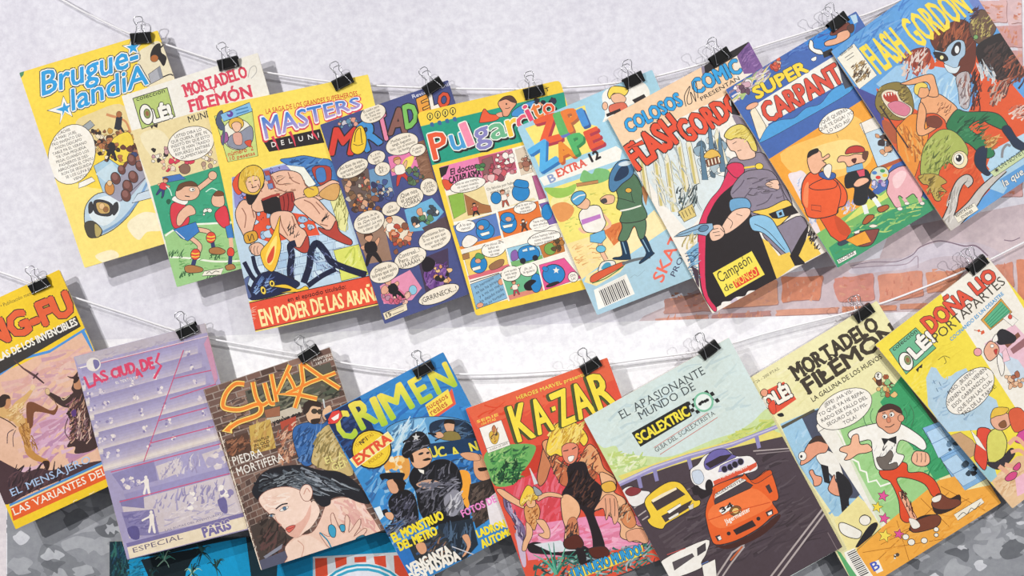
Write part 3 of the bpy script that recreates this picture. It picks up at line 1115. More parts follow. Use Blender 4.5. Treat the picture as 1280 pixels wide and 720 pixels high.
def art_panels():
    O(480, 70)
    P('2C9C83', '182 352 900 180 930 380 238 556')
    P('F1D24a', '236 548 930 368 932 384 240 564')
    for i in range(4):
        x, y = 230 + i * 38, 302 - i * 9
        E('F3DB5e', x, y, 14, 17, 0, 4)
        L(INK, 6, f'{x} {y-8} {x} {y+10}', sm=False)
        L(INK, 8, f'{x} {y+16} {x+1} {y+22}', sm=False)
        S('3f6a9a', f'{x} {y+34} {x+15} {y+30} {x+20} {y+50} {x+4} {y+50}')
    T('IT', 800, 182, 830, 172, 18, INK, .02)
    S('E7603f', '478 322 500 264 530 290 580 296 560 322 486 334', 3)
    S('E6A58a', '560 290 590 280 600 300 575 306', 2)
    S('E2A080', '590 275 570 236 600 206 640 208 662 236 640 268 620 300 596 300', 4)
    S('5a4038', '576 226 600 204 640 200 664 232 640 230 610 216', 3)
    E(INK, 612, 240, 4, 5)
    L(INK, 3, '606 262 620 262 630 256')
    S('4b93d2', '650 270 720 230 770 225 760 262 720 270 690 300 640 300', 3)
    RB('740 220 850 215 840 240 750 262', ['4b93d2', '2a2a36', 'E2a080', '3a3a50'], 14, 16, 4, 2)
    for ch, a, b, h, c in (('P', '250 518', '330 498', 128, 'E7603f'), ('u', '345 474', '410 456', 116, '4f9fd6'), ('l', '420 452', '450 440', 118, 'F092b0'), ('g', '460 440', '536 418', 106, '8a86c0'),
                           ('a', '540 420', '620 398', 110, '6fb58c'), ('r', '628 402', '690 384', 118, 'F1C84a'), ('c', '680 375', '735 350', 100, 'E0607a'), ('i', '730 330', '750 320', 92, 'E0507a'), ('t', '755 318', '800 300', 92, 'E7803f'), ('o', '805 300', '860 280', 80, 'E7603f')):
        x0, y0 = [float(v) for v in a.split()]
        x1, y1 = [float(v) for v in b.split()]
        T(ch, x0 + 7, y0 + 8, x1 + 7, y1 + 8, h, INK, .06)
        T(ch, x0, y0, x1, y1, h, 'EFF2EA', .05)
        T(ch, x0, y0, x1, y1, h, c, .018)
    # rows of panels on white
    O(480, 240)
    P('F1EEE4', '275 -120 720 -240 985 440 460 580')
    O(480, 70)
    P('E884B4', '280 555 640 462 665 570 310 675')
    P('B2556a', '470 505 640 470 662 560 500 640')
    P('8a5f60', '490 520 540 500 560 600 500 620', 2)
    RB('500 560 650 500 660 580 520 640', ['d0606a', 'E8c0c0', '8a4a58', 'b04a5a', 'c98a90'], 22, 20, 2, 2)
    RB('560 490 640 470 650 540 560 560', ['EFE8E2', '58a0c8', 'd07a8a', 'EFE8E2'], 14, 17, 3, 2)
    P(INK, '275 560 325 546 310 590 285 610')
    S('E05a3e', '290 620 330 625 345 655 310 670', 2)
    S('3f8fc6', '340 650 400 625 460 640 440 670 360 680', 2)
    T('El doctor', 334, 596, 466, 560, 30, INK, .03, shear=.2)
    T('CATAPLASMA', 328, 640, 486, 598, 34, INK, .03, shear=.1)
    RB('465 545 500 540 500 570 470 580', ['6fae6a', '4a7a50'], 5, 13, 5, 2)
    P('D9C9B4', '652 470 700 455 745 580 680 600', 2)
    RB('660 480 740 470 740 560 680 600', ['a06a5a', 'EFE8DC', 'b98a70'], 12, 17, 6, 2)
    L('F6F2E8', 7, '648 462 682 602', sm=False)
    P('EBD8A0', '310 700 500 650 540 800 345 830')
    O(480, 240)
    P('8FB84e', '322 20 395 0 410 100 350 135', 2)
    P('A87048', '400 10 490 60 540 70 540 100 420 118', 2)
    FIG(462, 118, 60, 12, 'E2a080', 'c8504a', '2a2a30', '2a2a30', 2)
    P('E8D9b0', '535 60 740 20 760 40 560 90')
    BAL(420, -35, 90, 34, 14, ['Esto es una trampa,', 'mi nuevo invento,', '¡cuidado con él!'], 13, 18, 14, cond=.8)
    O(480, 70)
    P('EFE9DC', '505 650 740 590 770 700 540 780')
    LINES(['Os felicito por haber', 'ganado, a por los', 'dos ¡OLE!'], 590, 668, 14, 20, 15, cond=.85)
    O(480, 240)
    FIG(610, 72, 80, 14, 'd99a80', 'EFE8E0', 'b05a4a', '8a5a40', 2, 1)
    E('2f86c8', 684, 2, 44, 44, 0, 3)
    E('2f86c8', 560, 30, 26, 30, 0, 3)
    S('2f86c8', '650 -30 660 -60 690 -60 720 -50 716 -20', 3)
    P('B0608a', '740 -80 790 -90 810 30 775 40', 2)
    # row 3
    P('5f7fc0', '345 170 565 105 590 235 385 290', 2)
    P('E78a3c', '375 275 590 215 592 240 388 292')
    S('EFEAE2', '390 250 420 215 470 235 440 270 400 278', 3)
    E('2f86c8', 506, 196, 46, 42, 10, 3)
    E('2f86c8', 494, 164, 34, 26, 10, 3)
    E('E2a080', 486, 178, 14, 12, 0, 2)
    P('F1EEE4', '480 208 525 196 528 210 490 222', 2)
    BAL(407, 172, 50, 28, 12, ['¡A lo que', 'vamos!'], 14, 18, 12)
    P('E2783a', '570 100 770 45 800 180 600 230', 2)
    E('2f86c8', 622, 160, 42, 46, 0, 3)
    E('2f86c8', 618, 128, 36, 26, 0, 3)
    E('E2a080', 622, 136, 16, 12, 0, 2)
    P('F1EEE4', '592 168 644 158 640 174 600 182', 2)
    FIG(704, 196, 56, 10, 'EFE6DA', '5a4038', '5a4038', '5a4038', 2)
    BAL(705, 78, 58, 30, 12, ['¡Sea lo que sea,', 'que esté', 'preparado!'], 12, 16, 12, cond=.8)
    BAL(782, 160, 58, 34, 12, ['Tiene razón,', 'esos estudios', 'nos ha dado'], 12, 16, 12, cond=.8)
    P('7d62a8', '776 60 830 45 870 160 830 175', 2)
    E('2f86c8', 815, 100, 28, 40, 0, 2)
    # row 4
    P('F0D070', '395 310 600 250 625 380 430 440', 2)
    P('D8707c', '420 420 625 360 628 385 430 445')
    E('2f86c8', 474, 362, 42, 44, 0, 3)
    S('5f9a58', '455 320 470 304 500 318 496 335 462 338', 2)
    E('E2a080', 470, 345, 15, 12, 0, 2)
    P('F1EEE4', '440 380 480 368 484 384 446 396', 2)
    P('A87a50', '390 312 425 305 428 332 396 340', 2)
    S('9a7050', '525 370 570 340 600 340 590 370 540 390', 2)
    BAL(548, 285, 62, 40, 14, ['Los chicos se', 'bañan en', 'sus cosas', 'sin mas'], 13, 17, 12, cond=.8)
    P('9cc8dc', '605 285 780 240 790 330 640 385', 2)
    P('79b070', '630 350 790 315 795 335 640 382')
    S('8a62a8', '635 305 660 290 672 330 640 345', 2)
    S('2f86c8', '670 315 680 282 730 266 770 285 776 320 740 340 690 348', 3)
    P('CFE2EC', '690 290 715 280 718 296 694 300', 2)
    P('CFE2EC', '724 278 748 274 756 288 728 294', 2)
    E('2a2a36', 694, 345, 14, 14, 0, 2)
    E('2a2a36', 756, 330, 14, 14, 0, 2)
    BAL(800, 232, 84, 34, 13, ['A todos hemos hablado', 'como mediana y', 'buenos pregones'], 13, 17, 13, cond=.8)
    P('C07a40', '775 270 890 225 905 300 800 335', 2)
    E('7aa850', 830, 285, 30, 30, 0, 2)
    RB('840 250 890 235 900 290 850 300', ['8a5a38', 'b0783c', '5a4a30'], 9, 14, 7, 2)
    # row 5
    P('86B4D6', '432 462 580 408 618 530 462 586', 3)
    LINES(['Mi hermano', 'se las ha pirao', 'y a mí no me', 'ha dejado nada', 'de su fortuna'], 525, 495, 15, 24, 30, '40506a', cond=1.0)
    E('E2a080', 584, 450, 14, 16, 0, 2)
    E('E2a080', 480, 566, 18, 12, 20, 2)
    P('6CB58a', '590 430 770 370 800 490 625 540', 2)
    P('D98a7a', '612 520 795 470 800 492 625 542')
    E('2f86c8', 760, 455, 28, 48, 0, 3)
    FIG(664, 515, 70, 14, 'E2a080', 'EFE6DA', 'b04a58', '8a5a40', 2, 1)
    S('262428', '700 465 730 440 760 445 735 470 740 490 710 490', 2)
    BAL(634, 408, 50, 38, 12, ['¿De quién', 'será este', 'dinero?'], 13, 17, 12, cond=.85)
    BAL(722, 388, 44, 34, 12, ['¡Jo, jo!', 'le quiero'], 13, 17, 12, cond=.85)
    P('E05a94', '775 365 900 330 985 430 800 492', 2)
    E('2f86c8', 848, 412, 56, 50, 0, 4)
    S('2f86c8', '790 385 800 372 822 382 810 400', 2)
    ST('F1EEE4', 860, 392, 18, 0)
    E(INK, 842, 462, 36, 10, 20)
    BAL(945, 425, 26, 26, 12, ['¡OH,', 'LA!'], 13, 17, 12)
    for a in ('348 158 560 98', '384 292 600 232 690 205 880 155', '430 442 640 385 910 300', '560 90 592 236', '600 250 640 388', '588 425 625 545', '770 370 800 492'):
        L('F6F2E8', 7, a, sm=False)
    L(INK, 4, '430 450 575 405', sm=False)


comic('panels', '521 141 700 100 774 351 595 395', art_panels, 'F3D24c', 'yellow-bordered comic with a green masthead and rows of small panels with blue round figures', r=(.006, .006, .003, .004))


def art_skaters():
    O(480, 70)
    P('F3E27c', '706 362 1004 246 1025 340 1068 352 1080 400 1110 440 1060 470 780 565 740 470 752 440')
    for ch, a, b, h, c in (('Z', '782 440', '884 412', 126, 'E8623f'), ('I', '884 392', '918 380', 104, '63b46a'), ('P', '928 378', '990 352', 104, 'E8803f'), ('I', '996 350', '1020 340', 82, '4f93d6'),
                           ('Z', '784 574', '868 520', 118, '58b0e6'), ('A', '880 530', '956 494', 86, 'E8903c'), ('P', '956 490', '1018 462', 92, '58b46e'), ('E', '1034 462', '1096 436', 86, 'E05a3e')):
        x0, y0 = [float(v) for v in a.split()]
        x1, y1 = [float(v) for v in b.split()]
        k = {'E8623f': 'b0404f', '63b46a': '6a7ac0', 'E8803f': 'b06a4a', '4f93d6': '3f62a0', '58b0e6': '3a78b8', 'E8903c': 'c0643c', '58b46e': '3f8a58', 'E05a3e': 'b0404f'}[c]
        T(ch, x0 + 10, y0 + 10, x1 + 10, y1 + 10, h, k, .06)
        T(ch, x0, y0, x1, y1, h, c, .045)
    P('F0EFE8', '775 610 1160 450 1190 470 1180 520 800 650')
    SLAB('EXTRA', 872, 606, 1012, 548, 38, 'E06455', .04)
    T('12', 1040, 530, 1084, 508, 42, INK, .05)
    T('B', 832, 636, 862, 622, 40, '8fa0c8', .03)
    # boy with a yellow cap, corner
    S('F0EEE8', '1090 200 1130 160 1200 170 1290 130 1330 190 1280 230 1230 245 1100 330 1106 290', 0)
    S('F2D55c', '1118 190 1140 152 1200 155 1222 172 1200 200 1150 186 1130 215', 4)
    S('EBBA9a', '1135 200 1175 186 1210 210 1195 236 1150 234', 3)
    S('D8705a', '1130 246 1200 232 1215 270 1150 290 1128 280', 3)
    E('EBBA9a', 1105, 250, 14, 20, 0, 3)
    P(INK, '1240 220 1300 190 1310 205 1256 238')
    P(INK, '1110 290 1180 262 1185 275 1115 305')
    # scene
    O(740, 40)
    O(480, 240)
    P('EFE27c', '810 -10 1200 -140 1280 120 1080 300 880 280')
    S('F0E9a4', '840 30 960 -20 960 60 900 120 850 110')
    S('7dbb78', '980 -70 1000 -110 1040 -90 1060 -118 1120 -110 1130 -70 1060 -40 990 -50')
    S('9cc65c', '800 -20 900 -20 960 -40 940 10 860 30')
    P('c08a58', '960 -42 1070 -60 1072 -44 964 -26', 2)
    HATCH('840 40 1180 -60 1230 100 900 220', ['d8c858', 'c9d070', 'f6ee9c', 'b0b858'], 60, 26, 6, 10, 4)
    S('E39a5a', '840 70 900 50 950 80 930 130 880 150 850 110')
    S('D97a44', '1100 190 1180 150 1280 140 1270 240 1160 290 1100 270')
    HATCH('1100 180 1270 140 1270 240 1130 280', ['c05f34', 'eaa060'], 26, 40, 7, 60, 5)
    P('F3DFA0', '880 270 1100 200 1170 300 1010 420 985 440')
    HATCH('890 270 1090 240 1130 320 1000 400', ['e8b878', 'f7ecc4', 'd99a60'], 36, 40, 5, 20, 6)
    P('F3E3B0', '1080 330 1350 90 1420 180 1100 400')
    P('A9CBDD', '990 450 1260 300 1440 180 1600 300 1600 600 1060 640')
    P('F3E0A4', '1010 420 1150 340 1230 330 1180 400 1060 470 1000 450')
    # boy on a skateboard
    L(INK, 24, '1080 240 1085 290 1110 340')
    L('EBBA9a', 19, '1080 240 1085 290 1110 340')
    L('EBBA9a', 16, '1050 180 1000 200 975 180')
    L('EBBA9a', 16, '1090 110 1130 160 1100 185')
    S('EFEBE4', '975 110 1010 75 1075 70 1100 130 1108 160 1078 200 1010 200 985 160', 4)
    P('C07fc8', '985 140 1080 110 1085 130 990 165')
    P('6fb4dc', '1030 215 1100 190 1110 230 1085 258 1030 250', 3)
    E('6fc0dc', 1084, 285, 24, 18, 0, 3)
    S('EBBA9a', '960 60 1000 30 1030 50 1015 85 975 80', 3)
    S('5fa8d4', '935 40 950 5 990 -5 1010 15 1000 40 965 68', 4)
    L('F0EEE8', 6, '945 40 975 20 1005 14')
    S('E8e4dc', '1070 395 1090 350 1150 345 1150 380 1100 405', 4)
    S('4f9fc0', '1085 385 1105 355 1130 355 1130 380')
    S('D8603f', '1030 445 1050 410 1190 350 1198 368 1090 430 1050 452', 3)
    L('3f7a40', 5, '1040 456 1110 430 1196 372')
    # man in green with a motorcycle helmet
    O(740, 220)
    L('6a6e72', 14, '150 440 210 420 290 405')
    for p in ('160 310 140 380', '230 320 270 390'):
        pass
    S('1f3a54', '140 320 170 320 190 400 185 418 110 418 108 408 150 395', 3)
    S('1f3a54', '235 310 265 300 300 375 308 390 245 436 236 430 270 385', 3)
    L('8ab0c8', 5, '152 330 170 390')
    L('8ab0c8', 5, '252 318 285 380')
    S('5a7c60', '150 215 240 200 270 230 260 305 235 312 210 250 175 320 130 320 150 260', 4)
    S('54765a', '118 50 150 10 210 -10 250 60 250 130 275 205 210 232 140 230 150 180 122 160 130 110', 4)
    L('2a3a30', 3, '190 60 205 130')
    L('E8E8DE', 8, '140 175 190 165 245 148')
    E('E3B04a', 182, 72, 16, 12, 0, 3)
    L(INK, 3, '125 110 170 120 215 135')
    S('EBBA9a', '40 118 70 95 110 100 105 135 60 140', 3)
    S('4c4a4e', '45 120 68 112 74 132 50 136', 2)
    S('4f7fa8', '85 60 90 -10 130 -70 180 -80 210 -50 200 0 150 40 110 80', 4)
    S('263a58', '110 20 140 -40 175 -50 180 -10 140 20', 2)
    E('CFDCE6', 165, -62, 34, 12, 10)
    P('b07a50', '248 60 262 30 285 60 270 150 258 120')
    # barcode
    P('F4F2EC', '8 570 170 490 212 590 30 668')
    P('E8E6E0', '30 560 160 500 190 580 60 640')
    for i in range(15):
        t = i / 14
        x0, y0 = 34 + 122 * t, 574 - 57 * t
        L('3a3840', (3, 5.5, 4, 6)[i * 7 % 4], [(x0, y0), (x0 + 31, y0 + 76)], sm=False)
    T('SKATE', 350, 535, 470, 260, 56, 'E8705e', .02)
    T('PROFESIONAL', 412, 505, 560, 190, 26, '4a4a66', .012)
    L('8fa8b4', 2, '190 510 210 495 230 500 262 470')


comic('skaters', '646 159 815 87 915 328 746 394', art_skaters, 'A4CFE3', 'pale blue comic with a skateboarding boy, a man in green and a barcode', r=(.004, .002, .002, .002))


def art_purple_corner():
    O(740, 40)
    P('F0CFAC', '60 430 540 170 700 70 720 300 130 640')
    P('EFEBE4', '180 560 700 300 960 700 1000 1200 420 1100')
    P('2b2629', '552 180 640 90 790 40 800 60 740 110 560 215')
    P('7d5a96', '725 120 790 44 846 150 870 200 760 210')
    HATCH('735 90 800 60 850 170 760 190', ['5a3f78', 'a884bc', '9a72b0', '6a4a88'], 44, 44, 6, 50, 3)
    P('8a8098', '545 170 560 165 566 210 552 215')
    # background city
    P('D9E4E8', '190 600 560 420 660 560 700 720 480 1000 330 820')
    RB('500 560 640 520 700 700 560 720', ['8fa8b8', 'C9d8de', '5a7080', 'EFF0EA', 'aebfc8'], 40, 26, 5, 2)
    for x, y, h in ((420, 560, 240), (470, 560, 200), (360, 640, 260), (230, 620, 240), (300, 610, 260), (610, 520, 140)):
        P('E6E2CC', f'{x} {y} {x+14} {y-40} {x+28} {y} {x+70} {y+h} {x+36} {y+h}', 2, '4a4648')
        P('CDBf7a', f'{x+10} {y+20} {x+22} {y+10} {x+52} {y+h} {x+40} {y+h}')
    for x, y in ((630, 560), (580, 500), (540, 600)):
        P('5f7f98', f'{x} {y} {x+6} {y-70} {x+18} {y} {x+40} {y+140} {x+10} {y+140}', 2)
    S('E3B95a', '562 630 570 602 600 586 630 600 640 630', 3)
    P('7a4a38', '566 640 634 620 644 656 576 676', 2)
    for i in range(4):
        L('EFE6D0', 6, f'{580+i*17} {640-i*5} {586+i*17} {668-i*5}', sm=False)
    HATCH('200 620 480 560 560 900 380 900', ['EFEDE2', '9aa8b0', 'd2ca9a', '8f9fa8', 'dfe4e4'], 60, 90, 7, -62, 6, 10)
    # lettering
    for w, x0, y0, x1, y1, h in (('COLOSOS', 186, 506, 456, 362, 66), ('COMIC', 522, 312, 750, 198, 72)):
        T(w, x0, y0, x1, y1, h, '3aa3e2', .035, .03)
    L(INK, 4, '470 372 462 320 490 270 476 330 480 360 500 350 492 300 510 330 520 345 505 265 520 250 530 330')
    T('PRESENTAN', 548, 345, 740, 238, 20, INK, .01)
    T('FLASH', 232, 690, 470, 520, 130, 'E4553c', .035, .03, h1=140, shear=-.05)
    T('GORDON', 478, 556, 820, 350, 118, 'E4553c', .035, .03, h1=96, shear=-.05)
    P('E4553c', '178 580 250 540 262 560 232 570', 4)
    P('2b2629', '690 300 740 420 700 410')
    # man with a cloak
    S('8f8494', '700 420 760 440 820 540 860 640 820 680 780 560', 0)
    S('8c8294', '690 640 780 620 860 610 960 760 1000 900 900 960 700 960 660 760', 4)
    S('EDC4ac', '672 540 720 505 770 520 800 570 815 625 740 640 715 600 690 590', 4)
    S('E3CF6a', '660 520 690 478 750 462 800 510 826 590 800 590 770 540 720 530 690 540', 4)
    HATCH('680 490 780 480 810 560 740 520', ['b09a3c', 'F2E69a'], 22, 44, 5, 30, 8)
    L(INK, 3, '702 560 722 548')
    L(INK, 3, '726 596 746 590')
    O(740, 220)
    S('2b2629', '560 200 620 110 700 -20 740 40 790 180 850 320 920 515 650 640 600 660 540 560 530 300')
    S('D83a60', '690 -40 740 -30 730 20 640 100 590 180 570 260 568 560 620 660 600 670 545 560 528 300 548 200 590 120 640 60', 3)
    S('D83a60', '672 -40 700 -66 750 -60 760 -20 720 10', 4)
    L('F0D24a', 9, '760 -40 800 -46 850 -52')
    E('F0D24a', 835, -48, 20, 16, 0, 3)
    S('8c8294', '690 80 740 0 800 -30 900 -20 960 90 985 150 900 175 800 180 720 130', 4)
    HATCH('760 0 940 0 950 120 800 150', ['5f5666', 'aaa0b0', INK], 26, 50, 5, 20, 9)
    S('6fa4cc', '690 120 770 112 790 160 700 182', 4)
    S('EDC4ac', '640 270 700 178 775 160 790 190 740 245 670 290', 4)
    S('EDC4ac', '585 290 600 250 640 245 662 285 640 315 600 325', 4)
    P('8fb4d0', '408 305 440 282 540 240 600 236 606 262 570 300 530 292 450 302', 4)
    E('5f84a4', 556, 262, 26, 16, 20, 3)
    L(INK, 3, '420 300 540 262', sm=False)
    S('EDC4ac', '866 40 900 22 930 24 934 66 900 62 880 56', 3)
    for a in ('870 44 896 44', '874 52 900 54', '884 30 904 38'):
        L(INK, 3, a)
    for a in ('600 268 630 262', '602 284 636 278', '612 300 640 296', '640 262 660 282', '660 200 700 230 690 262', '720 190 750 200'):
        L(INK, 3, a)
    for a in ('700 90 740 50 760 20', '760 110 800 60', '820 150 870 130 900 90', '800 40 850 20', '930 40 950 80 960 120'):
        L('5f5666', 5, a)
    S('EFCB56', '800 180 880 160 970 120 1000 170 950 235 900 260 850 200', 4)
    P('2b2629', '880 190 1000 145 1030 185 930 215 900 212')
    P('8fc0e0', '916 180 950 165 962 200 928 212', 4)
    P('2b2629', '930 186 944 178 950 194 936 200')
    S('8c8294', '850 290 930 250 1040 200 1075 280 1000 400 985 440 930 380', 4)
    S('8cc0e2', '785 215 830 195 890 210 930 270 990 380 970 392 860 290 800 270', 4)
    L(INK, 3, '810 240 880 280 960 370')
    P('EFCB56', '848 312 880 330 930 400 985 380 1000 420 1010 450 920 515')
    P('2b2629', '985 400 1040 300 1080 240 1070 300 1050 380 1060 440 1010 450')
    P('EFCB56', '1030 400 1080 290 1140 390 1060 432')
    HATCH('1075 260 1110 270 1140 380 1090 330', [INK, '4a4448'], 26, 30, 7, 60, 2)
    # landscape low left
    HATCH('420 60 540 40 520 180 440 200', ['3a4a50', '8aa0a0', 'EFEDE2', '222a30'], 50, 60, 7, 70, 12)
    P('D9C37a', '430 180 500 140 520 200 460 230', 3)
    for i in range(4):
        L(INK, 3, f'{448+i*16} {180-i*8} {462+i*16} {210-i*8}', sm=False)
    HATCH('430 310 530 280 530 360 470 370', ['D9C37a', '9a8a4a', 'EFE6c0'], 22, 40, 6, 70, 13)
    P('7fb0d4', '470 380 532 330 530 440 500 450')
    HATCH('470 380 530 340 530 540 500 480', ['2f5a88', 'EFF2F0', '1f3048', '9fc8e0'], 44, 34, 6, 20, 14)
    P('4a3a48', '495 450 530 470 535 560 520 540')
    S('EFE9E4', '640 655 650 630 690 625 720 605 760 600 780 575 830 570 870 545 910 530 940 510 1000 495 1060 460 1160 410 1160 440 900 560 620 720')
    S('c9bccb', '690 628 715 608 725 625 700 640')
    P('F1E05a', '600 484 796 374 862 494 664 606', 4)
    T('Campeón', 640, 536, 800, 432, 54, INK, .0, shear=.1)
    T('de', 664, 580, 706, 556, 34, INK, .0, shear=.1)
    P('E04a34', '700 528 818 452 836 494 718 562')
    T('MONGO', 722, 552, 828, 492, 40, 'F1E05a', .01)


comic('purple', '759.5 147.5 936 52 1068 295 890 392', art_purple_corner, 'EDE6DC', 'peach and white comic with a cloaked man aiming a pistol, purple upper corner', d=(.0254, .0199))


def art_orange_suit():
    O(740, 40)
    P('4668b0', '660 300 1320 -140 1330 50 830 520')
    P('2f86d8', '1040 40 1200 -70 1330 -80 1300 60 1150 120')
    HATCH('900 100 1200 -20 1220 60 940 180', ['2f4f9f', '5f8ad0'], 30, 50, 6, 30, 3)
    HATCH('670 290 880 160 900 220 720 350', ['E8E4EA', 'b89ac0', '9fc86a', 'd0b8d0', 'E8E07a', '7a5a80', 'F0E8F0'], 90, 60, 9, 40, 4)
    RB('700 250 780 250 780 300 720 320', ['D0a8b8', 'EFE6EA', '6a4a60'], 12, 18, 5, 2)
    RB('890 150 930 130 940 190 900 190', ['D9604a', 'E8b8a0', 'c04a3a'], 12, 16, 6, 2)
    P('EFEDE6', '790 380 1210 120 1260 250 880 460 890 500 850 540 825 500')
    P('EDE2C8', '810 370 830 400 870 470 870 500 835 540 790 400', 3)
    E('EBB090', 800, 370, 34, 14, 25, 3)
    S('4f9fdc', '880 470 940 440 1010 430 1070 380 1140 360 1200 290 1270 260 1290 300 1000 470 850 550 840 540', 2)
    P('2f6fc0', '690 310 730 400 800 470 840 540 820 520 740 420')
    T('SUPER', 826, 335, 1082, 195, 58, 'F2D648', .05, .03)
    T('CARPANTA', 884, 456, 1318, 212, 100, 'DC5442', .03, .025)
    # bowler hatted man at the top edge
    O(960, 0)
    S('7a3f34', '310 175 330 140 380 110 410 120 400 150 350 172', 4)
    S('EBB090', '282 215 300 202 340 190 350 165 400 150 410 180 380 205 330 225 290 230', 4)
    S('5a3a34', '395 135 425 120 430 150 412 165', 3)
    P('B8D6EA', '410 80 440 70 450 110 430 120')
    S('EFEDE6', '205 240 210 200 225 210 230 240 265 250 275 272 240 268', 4)
    P('2b2629', '272 262 320 240 330 270 280 290')
    S('EFEDE6', '215 295 240 282 240 300 225 306', 2)
    P('4a5060', '350 320 372 310 420 430 385 445 368 400')
    # scene
    O(960, 160)
    P('EFA53c', '-10 165 470 -140 640 160 400 470 210 560')
    S('F4C468', '60 130 300 20 430 -60 520 60 480 200 200 260')
    S('F6D98c', '200 120 360 60 460 80 440 180 280 210')
    S('E9DDE2', '100 235 140 220 170 215 200 260 210 400 260 520 230 520 180 400 130 300')
    HATCH('110 240 190 230 250 480 220 500', ['8fa4d0', 'EFEFF4', 'b4c0e0'], 60, 26, 5, 70, 4)
    HATCH('360 370 430 350 450 420 370 430', ['8f94d0', 'EFEFF4', 'b4b8e0'], 36, 22, 5, 70, 5)
    P('BFD8EA', '465 -20 535 -30 660 160 545 195', 0)
    P('EFE9E0', '455 -20 540 -60 560 0 480 30', 2)
    L(INK, 3, '462 -28 545 195', sm=False)
    RB('540 40 600 30 620 130 570 130', ['D9a078', '5a4a48', 'EFE0d0', '40363a'], 14, 18, 6, 2)
    P('B25a3a', '545 195 660 150 670 165 560 212')
    P('7dbb6c', '240 530 400 430 600 300 740 320 830 400 340 690')
    P('3F9a6e', '300 600 480 470 640 400 820 350 840 400 345 700')
    HATCH('260 530 780 330 820 400 340 660', ['2f8a5c', 'a8d078', 'd8e080', '5fae72'], 70, 60, 8, 25, 7)
    S('D9DF74', '380 470 520 340 560 340 600 310 620 330 480 420')
    # pig
    S('E8B0B8', '600 270 590 240 640 200 690 190 720 210 750 260 770 320 760 350 740 350 720 330 680 355 650 340 640 400 610 360 590 320', 4)
    S('F2CED2', '620 250 660 215 690 230 660 290 630 300')
    L('E8B0B8', 20, '625 330 645 370 652 400')
    L('E8B0B8', 18, '745 330 760 375')
    L('E8B0B8', 16, '672 350 690 375')
    E('EFE6E0', 655, 405, 14, 9, 0, 2)
    E('EFE6E0', 690, 378, 13, 8, 0, 2)
    E('EFE6E0', 766, 378, 12, 9, 0, 2)
    # man in the orange suit
    P('E0552f', '250 440 330 420 360 500 410 520 380 570 355 572 310 540', 4)
    S('C9502e', '330 440 380 470 412 515 390 540 350 520')
    S('E85f33', '165 360 170 280 205 225 260 215 320 240 380 300 394 350 380 388 350 400 340 430 260 452 200 445 180 400', 5)
    S('F08a5a', '175 370 180 300 200 270 200 340 195 400')
    L(INK, 4, '340 430 362 330 345 270')
    P('E85f33', '215 385 262 390 262 418 215 410', 3)
    S('E85f33', '205 290 240 310 330 300 340 270 290 250', 4)
    S('EFB898', '205 205 196 150 230 110 262 120 270 148 300 130 306 145 275 165 290 180 270 200 250 225 225 230', 4)
    S('2b2629', '196 150 205 118 246 102 250 120 222 135', 2)
    L(INK, 4, '268 165 285 160')
    S('3f62a8', '252 230 270 220 330 225 334 250 300 260 262 246', 3)
    S('EFE9E0', '275 205 300 180 318 195 306 250 285 240', 3)
    S('3a4a5a', '345 575 395 555 400 570 360 590', 2)
    # painter with a beret
    S('26272c', '385 240 430 215 490 210 512 260 500 300 490 370 455 388 425 370 430 300 388 300', 4)
    S('26272c', '495 300 530 330 545 350 515 360 500 340', 3)
    P('D8536a', '440 215 480 205 482 240 455 245', 2)
    P('7ab0d8', '390 195 470 175 475 205 392 225', 3)
    S('EFB898', '345 160 360 140 400 140 440 130 490 140 480 170 440 180 400 195 380 170 352 172', 4)
    S('C03f38', '385 130 400 100 440 88 475 98 478 120 420 126', 4)
    S('6a4438', '475 120 500 120 490 160 470 150', 2)
    S('5a2a2a', '415 160 440 152 432 178', 2)
    S('EFB898', '425 285 450 255 490 250 500 268 450 295', 3)
    E('CFd8c8', 555, 235, 48, 40, 25, 4)
    for x, y, c in ((530, 225, '4f7fc0'), (548, 248, 'D8403a'), (570, 215, '4a9a58'), (582, 238, 'F0c83c'), (560, 268, '8a5aa0')):
        E(c, x, y, 13, 9)
    RB('510 275 580 255 580 290 520 295', ['b8a8d8', '8a9ad0', 'd8d0e8'], 9, 14, 8, 1.5)
    L('E9EEF0', 24, '478 385 490 430')
    L('E9EEF0', 22, '525 350 555 395')
    S('B25f36', '468 478 490 440 522 435 525 450 490 480', 4)
    S('B25f36', '550 420 545 400 590 385 600 400 572 420', 4)
    # paintbox
    S('8a4a44', '430 530 540 505 545 525 510 585 440 588', 4)
    P('EFA53c', '385 560 480 515 512 570 440 592', 3)
    P('EFEDE6', '425 520 455 508 452 525 432 530', 2)
    S('EFE6D8', '500 492 520 482 545 490 520 500', 2)
    P('EFEDE6', '340 660 432 612 438 632 350 680', 2)
    T('ESCOBAR', 352, 672, 430, 630, 16, INK, .02)
    BAL(340, -35, 95, 52, 29, ['¿QUÉ QUIERES', 'QUE TE DIGA? ¡YO', 'LO VEO ASÍ!'], 17, 27, 28, cond=.95)
    L(INK, 2, '342 30 350 50')


comic('suit', '907 112 1070 14 1209 236 1046 335', art_orange_suit, '4668b0', 'blue and orange comic with a stout man in an orange suit and a painter', d=(.0254, .0199))


